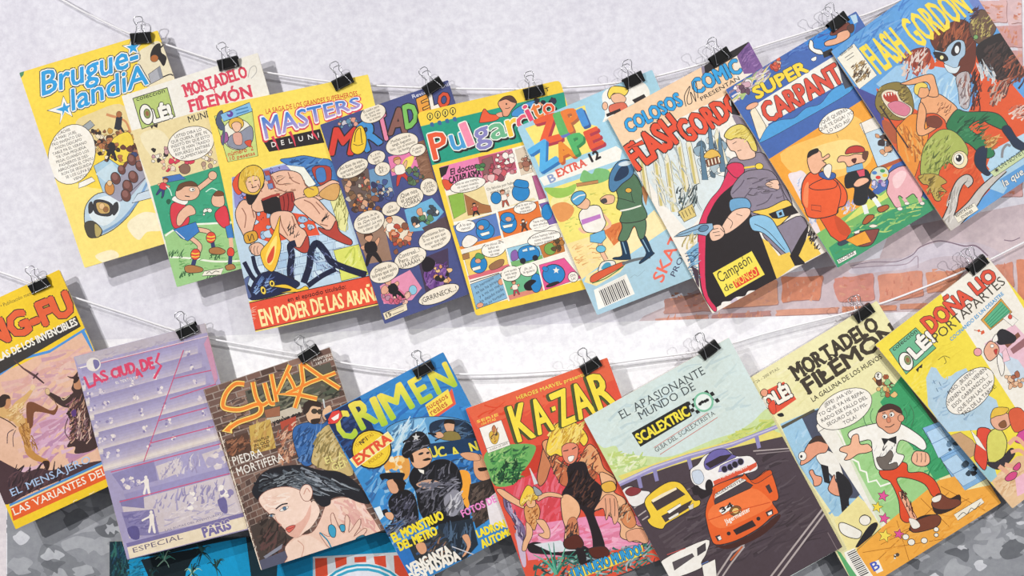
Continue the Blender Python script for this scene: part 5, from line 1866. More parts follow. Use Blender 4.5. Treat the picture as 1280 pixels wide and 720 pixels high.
def art_police():
    O(400, 420)
    P('3a84c6', '20 400 620 75 1100 900 500 1300')
    HATCH('60 380 620 90 800 360 200 620', ['2a74c0', '4a9ce0', '2f66b0', '3f8fd8'], 90, 110, 14, 28, 2)
    P('27365c', '20 400 200 305 330 600 150 620')
    HATCH('30 400 180 320 260 560 120 600', ['1f2c50', '3a4a78', '2f5a9a'], 40, 70, 12, 28, 3)
    P('3E8ED0', '140 620 900 420 1000 900 420 1180')
    HATCH('170 640 420 560 620 1100 430 1180', ['5fa4dc', '2f6fb4', '86bce8', '2a5a98', 'a8d0ee'], 130, 90, 14, 50, 4)
    for i, (ch, a, b, h, c) in enumerate((('C', '118 528', '188 496', 138, 0), ('R', '210 468', '290 426', 138, 0), ('I', '312 448', '334 438', 144, 0), ('M', '358 418', '470 352', 136, 0), ('E', '505 338', '560 306', 126, 0), ('N', '590 290', '682 246', 126, 0))):
        x0, y0 = [float(v) for v in a.split()]
        x1, y1 = [float(v) for v in b.split()]
        T(ch, x0, y0, x1, y1, h, 'A9CB3e', .032, 0, top='F0DC5a')
    P('E8503a', '36 440 66 376 104 374 112 400 72 440', 3)
    P('E04a44', '38 420 60 378 96 370 112 402 84 436 56 440', 2)
    P('F3EFE8', '56 412 96 386 92 412 70 424')
    P('E2604a', '528 350 640 288 660 262 680 340 560 425')
    P('F4DC5a', '526 345 640 265 664 336 552 412')
    T('sucesos', 540, 372, 642, 308, 28, 'C0643c', .02)
    T('reales', 560, 398, 640, 346, 32, 'C0643c', .02)
    # car
    S('5f9ccc', '330 470 400 425 520 405 640 405 740 430 800 470 800 560 700 560 560 540 400 500', 3)
    S('8cc0e4', '350 520 380 450 470 420 520 420 540 520 470 540 400 560')
    HATCH('340 440 520 420 520 560 360 560', ['bfe0f0', '2f5a88', '6fa8d4', 'E4f2f8'], 60, 90, 12, 60, 5)
    S('26344a', '550 440 620 415 720 425 770 470 780 520 640 520 560 500')
    HATCH('560 430 760 430 780 520 580 520', ['3a5a80', '18222c', '5f7a98'], 40, 60, 9, 20, 6)
    S('D9A888', '620 440 650 420 672 440 664 480 636 480', 2)
    S('2a221e', '618 440 630 418 668 422 674 440 640 436')
    S('8a7a44', '600 500 640 476 690 484 700 520 620 520', 2)
    S('D9A888', '570 490 600 478 620 500 590 512', 2)
    L('22242a', 10, '540 486 582 492', sm=False)
    P('203a5c', '540 540 820 500 830 570 560 600')
    for ch, x, y in (('U', 560, 606), ('C', 600, 606), ('A', 668, 606), ('N', 760, 580)):
        T(ch, x, y + 4, x + 34, y - 8, 50, 'E3D74c', .03)
    S('E0A050', '320 640 380 600 440 610 450 680 420 720 350 700')
    RB('320 610 440 600 440 690 340 690', ['EFE0C0', 'E8a040', '4f90cc', 'f0c880'], 16, 20, 7)
    # badge
    E('F0CF3c', 258, 566, 98, 96, 0, 8)
    E('F0CF3c', 258, 566, 86, 84, 0, 2, 'C0902a')
    P('F5E492', '150 618 340 478 370 520 182 658', 5, 'F6EFC8')
    T('EXTRA', 190, 646, 358, 524, 46, 'E2583c', .05)
    T('150 PESETAS', 184, 556, 270, 496, 17, 'B07a24', .01)
    T('Nº1', 208, 546, 240, 520, 22, INK, .03)
    T('POLICIA', 250, 640, 320, 592, 17, 'B07a24', .01)
    O(400, 540)
    # big officer
    P('2a6ab0', '560 130 800 90 860 280 760 330 700 200')
    HATCH('560 150 800 100 840 240 700 300', ['4f8fd0', '1f3a60', '7ab4e0'], 50, 60, 12, 40, 9)
    S('EFA53c', '690 200 750 210 750 350 720 400 690 330')
    S('1f1f24', '450 210 480 170 540 160 580 140 640 140 690 180 712 260 700 320 750 440 600 460 560 480 500 400 480 300 450 250', 3)
    HATCH('460 180 690 150 740 430 520 430', ['4a4a54', '14141a', '8a8a98', '2c2c34', '5f5f6c'], 120, 60, 8, 60, 10, 30, .4)
    S('1f1f24', '410 110 430 50 470 5 510 0 540 30 545 70 480 90 440 130', 3)
    HATCH('420 30 530 10 540 80 430 110', ['4a4a54', '0f0f14', '8a8a98'], 30, 50, 7, 30, 11)
    ST('D0d0d0', 480, 26, 20, 0)
    S('E0AE8c', '450 120 480 95 530 78 552 100 560 130 545 160 510 180 480 180 460 160', 3)
    S('2a201c', '450 118 462 110 470 150 456 146')
    E(INK, 505, 108, 14, 6, 20)
    E(INK, 540, 104, 9, 6, 20)
    S('2a201c', '512 140 540 128 556 136 530 144')
    P('F0EEE8', '490 185 520 190 520 210 500 200')
    S('C8A08a', '480 260 540 236 600 250 590 280 520 284', 2)
    HATCH('490 235 700 220 700 300 500 290', ['1a1a20', '6a6a78', '9a9aa8'], 40, 70, 10, 15, 12)
    S('8f8f9c', '620 330 690 290 720 380 650 420')
    HATCH('620 330 700 300 720 400 640 420', ['5a5a64', 'E0e0e8', '9a9aa8', '3c3c42'], 30, 60, 9, 60, 13)
    # second officer
    S('1f1f24', '345 340 380 300 440 290 480 340 490 470 420 480 350 520 330 500 380 440 350 390', 3)
    HATCH('350 310 470 300 490 470 350 500', ['4a4a58', '0f0f14', '8a8aa0', '2c2c38', '5a5a70'], 110, 44, 8, 60, 14)
    S('1f1f24', '300 214 340 204 420 206 415 235 430 260 390 260 330 232 312 240', 3)
    S('D9A484', '335 245 370 235 395 255 390 300 360 306 342 280', 2)
    S('2a201c', '366 236 420 250 420 290 396 290 384 262')
    S('22222a', '290 408 330 384 340 405 310 420', 2)
    S('E0AE8c', '325 405 355 400 370 420 360 440 335 430', 2)
    HATCH('300 470 420 430 430 490 330 530', ['1c1c22', '6a7080', 'a8b0c0', '2f5a98'], 40, 60, 9, 30, 15)
    P('DDEBF4', '270 380 300 370 320 420 300 440')
    # man at right
    S('D9A07c', '770 130 800 110 840 150 850 230 800 240 770 200', 2)
    S('D9A07c', '700 110 740 100 790 110 800 140 740 140', 2)
    S('2a201c', '790 180 830 176 834 190 800 196')
    P('3a3230', '750 260 860 230 890 300 850 430 780 480 740 330')
    HATCH('750 260 860 250 860 430 770 450', ['5a4a44', '221c1c', '6a5c54'], 60, 60, 10, 60, 16)
    P('E2DCE0', '830 340 890 290 950 480 850 460')
    P('26303c', '590 460 760 430 790 560 720 640 600 600')
    HATCH('600 470 760 450 780 600 640 600', ['1a2028', '3f5068', '56708c'], 70, 70, 10, 75, 17)
    P('30363c', '380 560 600 480 700 640 480 690')
    HATCH('480 520 600 500 680 620 500 650', ['1a1c20', '4a5058', 'b08060', '2f5a98', '3a2c28'], 70, 50, 9, 45, 18)
    S('D9A07c', '480 560 520 550 535 590 510 610 488 590', 2)
    S('D9A07c', '710 520 740 510 755 560 730 610 710 620 735 570', 2)
    L('c8c8d0', 5, '660 570 770 610')
    P('2f74c0', '380 580 440 560 500 690 470 760 420 700')
    T('EL MONSTRUO', 372, 550, 622, 432, 44, 'F2DE38', .045)
    T('DEL METRO', 402, 592, 590, 508, 42, 'F2DE38', .045)
    T('FOTOS DE', 716, 424, 884, 346, 34, 'E887c8', .03)
    T('LADRON DE', 792, 526, 985, 450, 38, 'F2DE38', .045)
    T('AUTOMOVILES', 814, 578, 1060, 470, 40, 'F2DE38', .045)
    T('VENGANZA', 452, 706, 658, 604, 46, 'F1EEE6', .045)
    T('DESPIADADA', 462, 750, 704, 632, 46, 'F1EEE6', .045)
    P('8a7a70', '560 715 960 522 962 530 565 724')


comic('police', '405 519 554 440 666 653 518 731', art_police, '3a84c6', 'blue comic with large yellow-green lettering and officers in black jackets')


def art_jungle():
    O(570, 430)
    P('DC5540', '40 330 770 60 1100 1000 380 1320')
    P('E26648', '50 325 755 70 790 180 110 420')
    HATCH('70 330 740 80 780 200 120 440', ['D8482e', 'E86a48'], 30, 90, 10, 20, 2)
    O(570, 540)
    P('C8402f', '300 80 460 60 560 300 400 400 250 250')
    P('DC4a56', '220 280 500 160 620 360 600 560 350 600 290 420')
    HATCH('260 260 520 200 600 560 330 600', ['D8505c', 'E8788c', 'CC4048', 'E06070'], 90, 120, 20, 70, 3)
    P('E590b4', '330 470 660 420 960 420 1000 560 700 600 360 640')
    HATCH('340 480 960 440 980 560 380 620', ['E8a4c4', 'D87a9c', 'F0b8d0', 'dc6a88'], 80, 120, 16, 15, 4)
    # foliage
    S('6fae62', '140 120 200 70 300 60 370 60 400 80 370 150 330 200 290 260 200 270 160 200')
    HATCH('150 90 380 50 330 240 190 270', ['3f8a48', '9ccb78', '2a5a38', '5fa858', 'b8dc90', '23503a'], 150, 40, 11, 40, 5, 50)
    HATCH('200 150 360 130 300 260 210 260', ['1f3a2a', '2f6a40', '234a34'], 60, 34, 9, 60, 6, 60)
    S('7a6a90', '240 280 270 380 340 470 340 560 320 560 290 450 240 370', 2)
    HATCH('230 290 270 330 350 540 310 560', ['b8a8c8', '3a2c44', '5a4a70', 'd8ccdc'], 50, 50, 8, 110, 7)
    # ground
    S('2a2428', '360 560 420 550 520 600 620 560 700 620 620 660 540 620 440 610 370 600')
    P('D8dce4', '390 560 520 540 600 590 480 600')
    HATCH('350 640 1000 540 1050 660 380 780', ['1f4a44', '3f8a78', 'c8d4dc', '2a2428', '6fb098', '8a94a4', '24605a'], 200, 60, 10, 25, 8, 60)
    for i, a in enumerate((95, 70, 120, 140, 50, 105)):
        r = math.radians(a)
        L(('2f7a68', '5fae92')[i % 2], (14, 3), [(500, 710), (500 + 60 * math.cos(r), 650), (500 + 150 * math.cos(r), 720 - 170 * math.sin(r))])
    S('CBb8d0', '300 520 340 560 350 660 330 660')
    # long-haired man leaning down
    S('C9805a', '405 230 420 150 440 70 480 50 500 110 470 180 450 240 420 270', 4)
    S('E2A070', '430 60 470 40 480 100 500 130 540 160 560 170 610 150 640 90 670 60 710 100 740 180 790 220 800 280 770 260 700 200 660 180 640 200 560 260 520 240 480 170', 4)
    S('C4704c', '470 140 540 170 600 200 650 160 680 180 700 230 620 260 540 270 500 220', 3)
    HATCH('440 70 720 90 720 230 500 250', ['8a3f2c', 'F0c090', INK, 'b8603c'], 90, 50, 8, 60, 9)
    S('2a2226', '560 170 640 150 670 220 740 290 730 370 690 400 700 440 730 520 740 580 690 600 680 520 650 420 620 380 560 350 530 310 560 250', 3)
    HATCH('560 180 680 200 720 380 580 340', ['4a3430', '14100f', '6a4438'], 50, 50, 8, 60, 10)
    S('E8B48c', '525 330 560 310 610 350 620 400 600 450 615 520 620 560 545 560 545 480 530 420', 4)
    S('C9805a', '560 440 600 430 615 520 600 550 555 540', 2)
    HATCH('540 440 610 430 610 550 550 550', [INK, '8a4a34'], 26, 44, 6, 75, 11)
    S('5a2c24', '540 540 600 510 636 550 620 580 550 580', 4)
    S('5a2c24', '665 580 740 570 765 610 700 630 670 610', 4)
    S('2a2226', '600 580 640 590 650 640 620 660')
    S('E8B48c', '720 200 790 230 800 260 790 300 840 330 860 380 900 460 940 480 960 540 920 550 860 540 820 520 820 460 770 420 740 380 700 390 720 330 730 280', 4)
    S('D48a5c', '820 380 860 360 900 450 870 480 830 450', 3)
    HATCH('760 330 860 340 880 460 800 440', ['b8683f', INK, 'F4d0a8'], 40, 50, 6, 60, 12)
    S('E3B24a', '725 264 770 244 794 258 796 290 744 300', 4)
    S('E2A484', '690 390 730 330 760 310 800 330 812 420 790 460 770 400 750 440 735 380', 3)
    for x in (745, 768, 790):
        L(INK, 3, f'{x} 330 {x+4} 380 {x+2} 420')
    S('E2A484', '850 500 900 480 940 490 962 540 940 555 900 540 860 545', 3)
    L('D8d8dc', (4, 20), '368 180 385 220 400 260', sm=False)
    # hair
    S('EFD04c', '450 90 470 10 500 -40 560 -60 620 -30 660 30 640 70 610 40 570 30 540 60 530 120 500 110 470 120', 4)
    HATCH('460 -20 640 -40 640 50 470 100', ['C8952c', 'F8e890', 'a8742c', 'F4dc70'], 80, 80, 8, 60, 13)
    S('E08a70', '528 80 560 55 600 60 612 90 600 140 570 160 540 140', 3)
    S('F0EDE6', '560 124 590 118 584 142 566 148', 2)
    L(INK, 5, '536 96 562 90')
    L(INK, 5, '580 86 602 74')
    # small leaping woman
    S('E8B48c', '202 290 230 285 300 330 330 350 340 380 310 370 240 330', 3)
    S('E8B48c', '410 320 460 300 520 310 530 328 460 322 410 345', 3)
    S('D99a60', '345 370 400 355 420 400 400 470 390 490 360 460 344 420', 3)
    HATCH('350 370 410 360 410 460 370 470', ['7a4020', 'f0c890', 'a8602c'], 40, 16, 6, 60, 14)
    S('E8B48c', '350 450 380 480 380 520 360 560 350 590 330 590 335 550 350 510', 3)
    S('E8B48c', '400 440 440 440 468 490 466 528 440 530 410 510 440 500 420 470', 3)
    S('E8B48c', '350 350 370 330 395 340 395 370 365 376', 3)
    S('EFCB48', '318 350 330 310 360 265 400 300 410 330 390 340 360 340 330 370', 3)
    HATCH('325 320 400 300 400 340 330 360', ['B8842c', 'F8e890'], 26, 40, 6, 50, 15)
    S('9aa0a8', '385 270 420 290 430 310 400 316', 3)
    P('F1DC5c', '560 695 930 562 935 610 575 745')
    T('¡UN NUEVO MUNDO!', 580, 735, 932, 606, 50, '3a9fd8', .03, .03)
    # masthead
    O(570, 430)
    for ch, a, b, h in (('K', '312 488', '396 462', 178), ('A', '414 452', '490 424', 168), ('·', '485 372', '500 366', 60), ('Z', '532 412', '610 378', 168), ('A', '618 376', '700 344', 168), ('R', '716 332', '804 300', 178)):
        x0, y0 = [float(v) for v in a.split()]
        x1, y1 = [float(v) for v in b.split()]
        if ch == '·':
            P('4f5a34', '468 318 490 308 496 338 474 346')
            P('F2DC4a', '476 316 496 308 502 330 482 338', 2)
            continue
        T(ch, x0 - 11, y0 + 3, x1 - 11, y1 + 3, h, '4f5a34', .04)
        T(ch, x0, y0, x1, y1, h, 'F2DC4a', .02, .015)
    T('HEROES MARVEL presenta', 306, 280, 646, 158, 18, 'F0CF5a', .04)
    T('SERIE', 106, 396, 212, 358, 13, 'F0CF5a', .03)
    T('150 PTAS', 130, 406, 200, 380, 12, 'F0CF5a', .03)
    P('F0ECE6', '116 420 226 380 272 505 160 546', 2)
    L(INK, 2, '150 524 264 486', sm=False)
    T('FUERA DE SERIE', 172, 534, 260, 500, 9, '5a5450', .0)
    S('D8b04a', '165 450 190 430 215 450 205 495 180 495', 2)
    S('C07a58', '180 420 190 405 200 420 205 440 184 440', 2)
    HATCH('165 430 210 420 210 490 175 490', [INK, 'a05a3c', 'F0d070'], 16, 24, 6, 60, 3)


comic('jungle', '582 511 759 447 848 690 670 756', art_jungle, 'DC5540', 'red comic with yellow block lettering and a long-haired man leaning down', d=(.0262, .0207))


def art_race_cars():
    O(740, 410)
    P('CFDEDC', '-50 440 690 40 1000 500 -20 700')
    HATCH('0 430 680 70 860 400 100 600', ['C4d6d6', 'DAE6E2', 'bccfd2'], 70, 120, 14, 30, 2)
    S('C9DBA0', '20 580 60 600 120 590 150 640 260 640 400 640 600 560 720 520 800 470 890 400 1000 480 1000 600 300 760 60 740')
    HATCH('60 600 260 640 300 720 100 720', ['E2ECC0', 'A8C878', 'D8E4a8', 'b8cc70', 'EFF2DC'], 70, 50, 14, 40, 3, 50)
    HATCH('600 580 940 420 960 500 640 600', ['A8C060', 'D4D878', 'c4d080'], 60, 70, 12, 25, 4)
    O(740, 540)
    P('E3D678', '130 220 480 100 900 -10 980 20 960 60 400 170 170 260')
    # asphalt
    P('4f434b', '140 260 400 170 700 80 960 20 1270 560 980 720 330 860 130 330')
    HATCH('200 300 960 60 1240 560 420 720', ['453a42', '5a4e56', '4a3e46', '63575e', '3c3238'], 240, 130, 12, 28, 5, 10)
    P('9a94c4', '130 250 300 170 480 110 700 50 880 -20 950 -50 960 -30 880 0 700 74 480 136 300 200 140 272')
    P('c4bfdc', '130 252 300 174 480 114 700 54 880 -14 952 -44 953 -40 880 -6 700 62 480 122 300 184 134 262')
    for x, y in ((230, 225), (310, 190), (480, 130), (820, 25)):
        P('8f8abc', f'{x-8} {y} {x+12} {y-6} {x+24} {y+52} {x+6} {y+58}')
    # slots of the track
    for a in ('890 720 1160 370', '925 720 1175 385'):
        L('B3a8a8', 9, a, sm=False)
    L('B3a8a8', 6, '805 95 1000 80', sm=False)
    L('8f8488', 5, '820 110 1000 92', sm=False)
    L('B3a8a8', 9, '620 720 660 660 700 600 760 560', sm=False)
    L('B3a8a8', 8, '650 720 690 660 760 570', sm=False)
    L('C0643c', 9, '690 640 750 570', sm=False)
    for a in ('210 380 260 340', '230 420 270 392', '250 440 280 420'):
        L('B3a8a8', 6, a, sm=False)
    L('7a6e74', 6, '450 300 560 250', sm=False)
    # white car, left edge
    S('E9E6E6', '150 300 190 270 240 290 290 300 270 340 250 360 200 370', 3)
    S('8a3a40', '165 300 195 275 245 285 230 310 190 320', 2)
    # white car bottom
    S('F1EEEA', '350 640 570 536 572 600 545 650 540 680 400 730 360 700', 3)
    P('5a5258', '400 650 500 605 510 620 410 690', 2)
    P('4a444a', '524 580 566 552 568 590 526 618', 2)
    P('F1EEEA', '548 665 614 634 622 720 560 740', 3)
    L('C85a58', 4, '374 612 466 580', sm=False)
    L('5f7fc0', 4, '545 660 580 644', sm=False)
    # white rally car
    S('2f282c', '490 280 520 290 540 330 560 330 600 300 560 260', 0)
    S('EFECEC', '490 200 500 180 530 160 560 120 620 90 680 88 720 120 790 120 825 160 820 190 760 210 640 240 600 280 570 290 540 280 500 250', 3)
    S('6f66a8', '560 150 600 96 660 84 700 110 720 124 660 150 580 190', 3)
    P('3a3038', '566 160 640 120 700 110 670 140 590 180', 2)
    P('9a94c8', '630 200 640 170 700 140 740 130 760 150 690 190', 2)
    for x, y in ((662, 185), (690, 175), (714, 162), (742, 148)):
        E('2f2a34', x, y, 16, 17, 0, 3, '8a84a8')
    P('DB5a40', '604 246 780 166 784 190 612 268')
    T('Marlboro Repsol', 640, 234, 776, 176, 14, 'F3EEE8', .03)
    P('DB5a40', '780 170 820 150 824 170 786 196')
    S('C9d4e4', '500 200 540 190 560 230 540 260 510 250', 2)
    E('2f282c', 520, 290, 20, 26)
    E('2f282c', 585, 270, 20, 34)
    # yellow car
    S('EFCB42', '262 350 300 300 380 250 440 254 480 300 510 340 538 340 536 366 490 390 420 430 370 460 350 484 300 470 276 440 290 420', 4)
    P('4a3f40', '296 350 420 276 468 312 330 400', 3)
    P('4a3f40', '346 420 500 340 480 380 366 450', 2)
    P('EFCB42', '320 396 470 310 480 322 336 410')
    P('F3F0E8', '374 396 440 356 446 368 386 408', 2)
    P('E8E4dc', '380 430 430 400 434 414 388 440', 2)
    P('D8D4ca', '480 370 506 356 506 382 486 390', 2)
    P('F1E6c8', '296 340 350 308 420 276 424 286 304 352')
    # orange car
    S('4a2c28', '590 520 620 566 720 548 840 480 930 410 930 440 840 520 700 580 620 570')
    S('E4642f', '566 400 576 350 600 300 606 272 680 240 750 220 760 206 800 240 870 190 900 210 930 310 924 340 900 350 930 400 900 420 830 480 720 540 620 562 590 520 570 440', 4)
    S('EF7a42', '600 370 680 330 800 280 880 330 890 370 760 440 640 480 580 430')
    P('4a4046', '606 330 740 230 804 266 790 280 612 362', 3)
    P('F0ECE6', '604 316 740 230 772 240 610 334', 2)
    T('JÄGERMEISTER', 614, 322, 760, 240, 12, '4a4046', .02)
    P('C8502a', '600 296 616 280 612 340 604 340')
    S('D45828', '770 210 800 240 880 190 900 206 880 222 812 258', 3)
    P('4a3a3c', '866 270 884 260 900 296 886 306', 2)
    P('3a2e30', '704 490 800 440 818 466 720 512', 3)
    E('3a2e30', 682, 506, 10, 10)
    E('3a2e30', 830, 432, 10, 10)
    P('4a3a3c', '614 520 636 512 648 536 628 544', 2)
    P('F0ECE8', '626 524 640 518 646 534 634 540')
    P('4a3a3c', '866 400 900 384 904 408 876 420', 2)
    P('F0ECE8', '876 404 896 394 898 408 882 416')
    P('F3F0EA', '632 392 690 356 716 372 652 412', 2)
    T('34', 648, 404, 706, 372, 26, INK, .04)
    E('8a5a30', 716, 392, 30, 24, 20, 3)
    E('E8C070', 716, 392, 18, 14, 20, 2)
    T('Jägermeister', 668, 460, 792, 392, 24, 'F5F0E6', .03)
    L('C8502a', 4, '580 440 700 400 890 350')
    # titles
    O(740, 410)
    SLAB('EL APASIONANTE', 150, 456, 568, 228, 42, '454c50', 0, sw=.3, th=.05)
    SLAB('MUNDO DE', 246, 458, 520, 306, 40, '454c50', 0, sw=.3, th=.05)
    P('2c2c2c', '198 524 478 366 500 440 242 594')
    T('SCALEXTRIC', 238, 578, 492, 434, 50, 'F0E04a', .035)
    q = [(470, 375), (590, 300), (640, 366), (508, 440)]
    for r in range(4):
        for c in range(8):
            if (r + c) % 2 == 0 or True:
                if (r + c) % 2:
                    continue
                a0, a1, b0, b1 = c / 8, (c + 1) / 8, r / 4, (r + 1) / 4
                f = lambda a, b: ((q[0][0] * (1 - a) + q[1][0] * a) * (1 - b) + (q[3][0] * (1 - a) + q[2][0] * a) * b, (q[0][1] * (1 - a) + q[1][1] * a) * (1 - b) + (q[3][1] * (1 - a) + q[2][1] * a) * b)
                P('2c2c2c', [f(a0, b0), f(a1, b0), f(a1, b1), f(a0, b1)])
    E('7dbfa0', 558, 370, 50, 50)
    E('E4EDEA', 558, 370, 40, 40)
    for x, y in ((540, 380), (552, 370), (566, 366), (576, 360)):
        E('2c2c2c', x, y, 9, 8)
    L('2c2c2c', 5, '538 372 580 362', sm=False)
    L('C86a60', 3, '310 598 578 424', sm=False)
    L('C86a60', 3, '340 632 628 446', sm=False)
    SLAB('GUIA DEL SCALEXTRISTA', 322, 622, 616, 432, 23, '4a5052', 0, sw=.3, th=.06)
    O(740, 540)
    L('8a7c80', 3, '1175 500 1230 600', sm=False)


comic('cars', '730 524 911 422 1052 683 871 785', art_race_cars, 'CFDEDC', 'pale grey-blue comic with an orange racing car on dark asphalt', d=(.0272, .0232))


def art_red_trousers():
    O(930, 360)
    P('EBE6B4', '0 480 700 40 860 340 300 720 180 700')
    HATCH('30 480 690 80 800 320 220 640', ['E4DEA4', 'F0ECC4'], 40, 100, 10, 30, 2)
    O(960, 540)
    # left strip
    P('9FC8E4', '60 -40 250 -120 380 100 520 420 330 420 150 160')
    HATCH('90 -20 220 -60 420 400 340 430', ['B8D8EE', '86b4d8'], 60, 60, 9, 60, 3)
    P('4f5468', '170 -70 260 -120 420 190 470 300 440 330 360 330')
    S('EFEDE8', '240 130 280 90 340 120 380 230 370 250 320 220', 3)
    S('E5A083', '160 160 200 60 260 28 300 60 290 100 250 110 200 150', 4)
    S('4a3a34', '200 60 240 20 290 30 302 60 250 46', 2)
    E('F3F0EA', 172, 120, 20, 22, 0, 3)
    E(INK, 166, 122, 6, 8)
    P('2b2a2e', '262 160 300 170 310 260 280 250')
    S('E5A083', '205 200 222 188 236 214 268 226 262 260 230 270 224 240', 4)
    S('E5A083', '300 290 310 250 330 212 340 250 380 260 384 310 340 318', 4)
    S('2b2a2e', '340 200 400 240 420 300 400 340 420 440 440 470 390 470 370 400 360 330', 4)
    L('4f8fc0', 6, '395 370 405 430 430 470')
    P('EDE2A0', '330 440 450 320 540 400 560 470 440 590 400 600')
    S('EFEDE6', '352 460 376 452 440 480 466 500 450 530 400 524 362 500', 4)
    S('EFEDE6', '456 430 480 412 512 430 500 452 466 460', 3)
    S('2b2a2e', '440 560 500 470 540 450 540 480 480 560 440 575')
    P('EFEDE6', '250 -10 340 -60 590 470 560 470')
    # main panel
    P('D8E3C8', '330 -30 640 -220 800 100 560 470')
    P('9FD08c', '340 -70 600 -240 800 140 870 260 610 440 520 330 400 100')
    HATCH('380 -20 620 -160 800 200 600 380', ['A8D898', '8cc47a', 'B8dca0'], 70, 80, 10, 40, 4)
    P('3FA06a', '560 -150 700 -320 830 -40 930 200 830 240 760 120 650 0')
    HATCH('600 -130 740 -200 900 200 800 220', ['2f8a58', '4fb078'], 44, 60, 8, 50, 5)
    P('EFEDE2', '700 -240 760 -250 960 40 930 60', 2)
    P('5a5048', '690 -250 730 -260 900 40 870 20', 0)
    P('86B4E0', '770 -20 900 -70 1090 230 960 300', 3)
    P('B4d4f0', '790 0 860 -30 930 80 850 130', 2)
    P('B4d4f0', '870 150 940 110 1040 230 970 270', 2)
    RB('880 40 940 30 950 90 900 90', ['3a4a5a', '6a8aa8'], 8, 16, 3)
    RB('970 160 1030 150 1040 200 980 210', ['3a4a5a', '6a8aa8', '2a2a30'], 10, 16, 4)
    for a in ('815 60 930 5', '860 130 990 70', '920 210 1040 150'):
        L('5f88b8', 3, a, sm=False)
    P('F0AC48', '440 580 620 430 850 240 930 220 980 290 1120 260 1230 360 560 760 470 720')
    for a in ('470 600 940 520', '520 660 900 300', '640 440 700 640', '560 560 800 440', '760 330 900 470', '860 270 1080 390', '620 520 1000 330'):
        L('A86a24', 3, a, sm=False)
    HATCH('560 480 1100 300 1160 370 580 680', ['F6BC60', 'E49a38'], 60, 70, 8, 30, 6)
    # lightning
    L('F6F6EE', 9, '330 -50 345 -10 370 30 410 130 450 150 460 190 490 200 500 250 540 240 560 270 620 250', sm=False)
    # man in red trousers
    S('3a2a28', '815 350 850 300 900 330 950 310 960 340 930 380 840 410')
    S('3a2a28', '700 490 740 430 800 410 850 420 840 460 780 490')
    S('E0502f', '556 190 620 150 690 155 700 200 770 200 830 240 860 310 820 320 780 260 700 230 640 235 690 330 720 400 700 450 660 430 650 340 610 250 570 230', 4)
    S('EFB090', '650 300 690 320 720 390 740 430 715 440 690 390', 3)
    HATCH('650 280 700 300 740 440 700 440', [INK, '5a2a20'], 20, 40, 6, 110, 7)
    S('7a4434', '815 350 850 305 900 330 950 335 956 360 900 385 830 380', 4)
    S('7a4434', '710 460 760 430 830 410 860 430 840 470 760 496 715 496', 4)
    S('F0EDE6', '815 330 860 312 856 340 826 350', 2)
    S('F0EDE6', '700 430 740 440 756 470 720 480', 2)
    S('F3F1EC', '400 20 420 -10 520 -40 640 -50 760 20 790 70 770 90 720 60 660 40 640 100 680 120 640 180 580 190 540 180 520 100 510 40 440 50', 4)
    HATCH('520 60 640 40 640 180 560 180', ['C8c8cc', 'd8d8da', INK], 16, 40, 5, 70, 8)
    S('6f6660', '540 130 580 120 610 90 624 120 600 160 640 150 640 180 570 186', 3)
    P('2b2a2e', '566 30 600 34 640 20 640 60 600 40 580 66', 2)
    S('EFB898', '360 80 380 70 410 60 420 20 450 12 460 60 500 60 520 90 490 104 450 110 410 136 380 138 396 110 360 96', 4)
    S('EFB898', '715 140 730 98 770 96 800 110 806 150 780 170 740 166', 4)
    for x in (742, 764, 784):
        L(INK, 3, f'{x} 104 {x+2} 130 {x-2} 150')
    O(930, 360)
    S('E2A283', '660 650 680 605 725 590 765 612 790 632 786 668 768 712 726 728 690 704 668 688', 4)
    E('E2A283', 784, 650, 16, 18, 0, 3)
    S('4a3430', '668 622 690 592 730 578 776 596 790 626 768 622 740 606 706 612', 2)
    E('F3F0EA', 704, 642, 13, 12, 20, 2)
    E('F3F0EA', 738, 632, 13, 12, 20, 2)
    E(INK, 701, 644, 5, 6)
    E(INK, 735, 634, 5, 6)
    S('D88a6c', '712 650 726 646 732 668 716 672', 2)
    L(INK, 4, '704 694 728 694 750 680')
    L(INK, 4, '690 626 706 622')
    L(INK, 4, '728 616 746 614')
    for r in (60, 84):
        L('4a7a5a', 3, [(715 + r * 1.4 * math.cos(t), 640 + r * 1.2 * math.sin(t)) for t in (2.6, 2.9, 3.3, 3.7)])
        L('4a7a5a', 3, [(730 + r * 1.4 * math.cos(t), 640 + r * 1.2 * math.sin(t)) for t in (-.6, -.2, .2, .5)])
    # small flying figure in the picture on the wall
    RB('650 450 740 430 750 540 680 540', ['D9a060', 'b0603c', '6a4030', 'E8c080', '8FC48a'], 22, 16, 9, 2)
    E('F4F2EA', 672, 440, 18, 20, 0, 3)
    T('?', 666, 450, 682, 444, 20, INK, .02)
    # stars and puffs
    O(960, 540)
    for x, y, r, c in ((573, 318, 30, 'E0589a'), (543, 374, 30, 'F0D84a'), (578, 430, 30, 'E0589a'), (580, 516, 36, 'F2DC5a'), (650, 508, 28, 'E0589a')):
        ST(c, x, y, r, 12, .45, 5, 3)
    for x, y, r in ((482, 440, 28), (684, 522, 16), (712, 548, 18), (776, 540, 16), (836, 484, 13), (836, 512, 11)):
        E('F3F0E8', x, y, r, r * .9, 0, 3)
    P('EFE9DA', '924 410 1060 328 1076 350 944 440', 2)
    L(INK, 3, '944 424 970 400 990 408 1010 378 1030 384 1056 350')
    RB('620 610 655 600 655 625 625 630', ['F0EDE2', '5a5048'], 5, 10, 3, 1)
    # barcode and publisher's mark
    P('F3F1EA', '378 600 428 578 520 716 470 760 420 760')
    P('5fae72', '340 590 360 600 470 760 440 790')
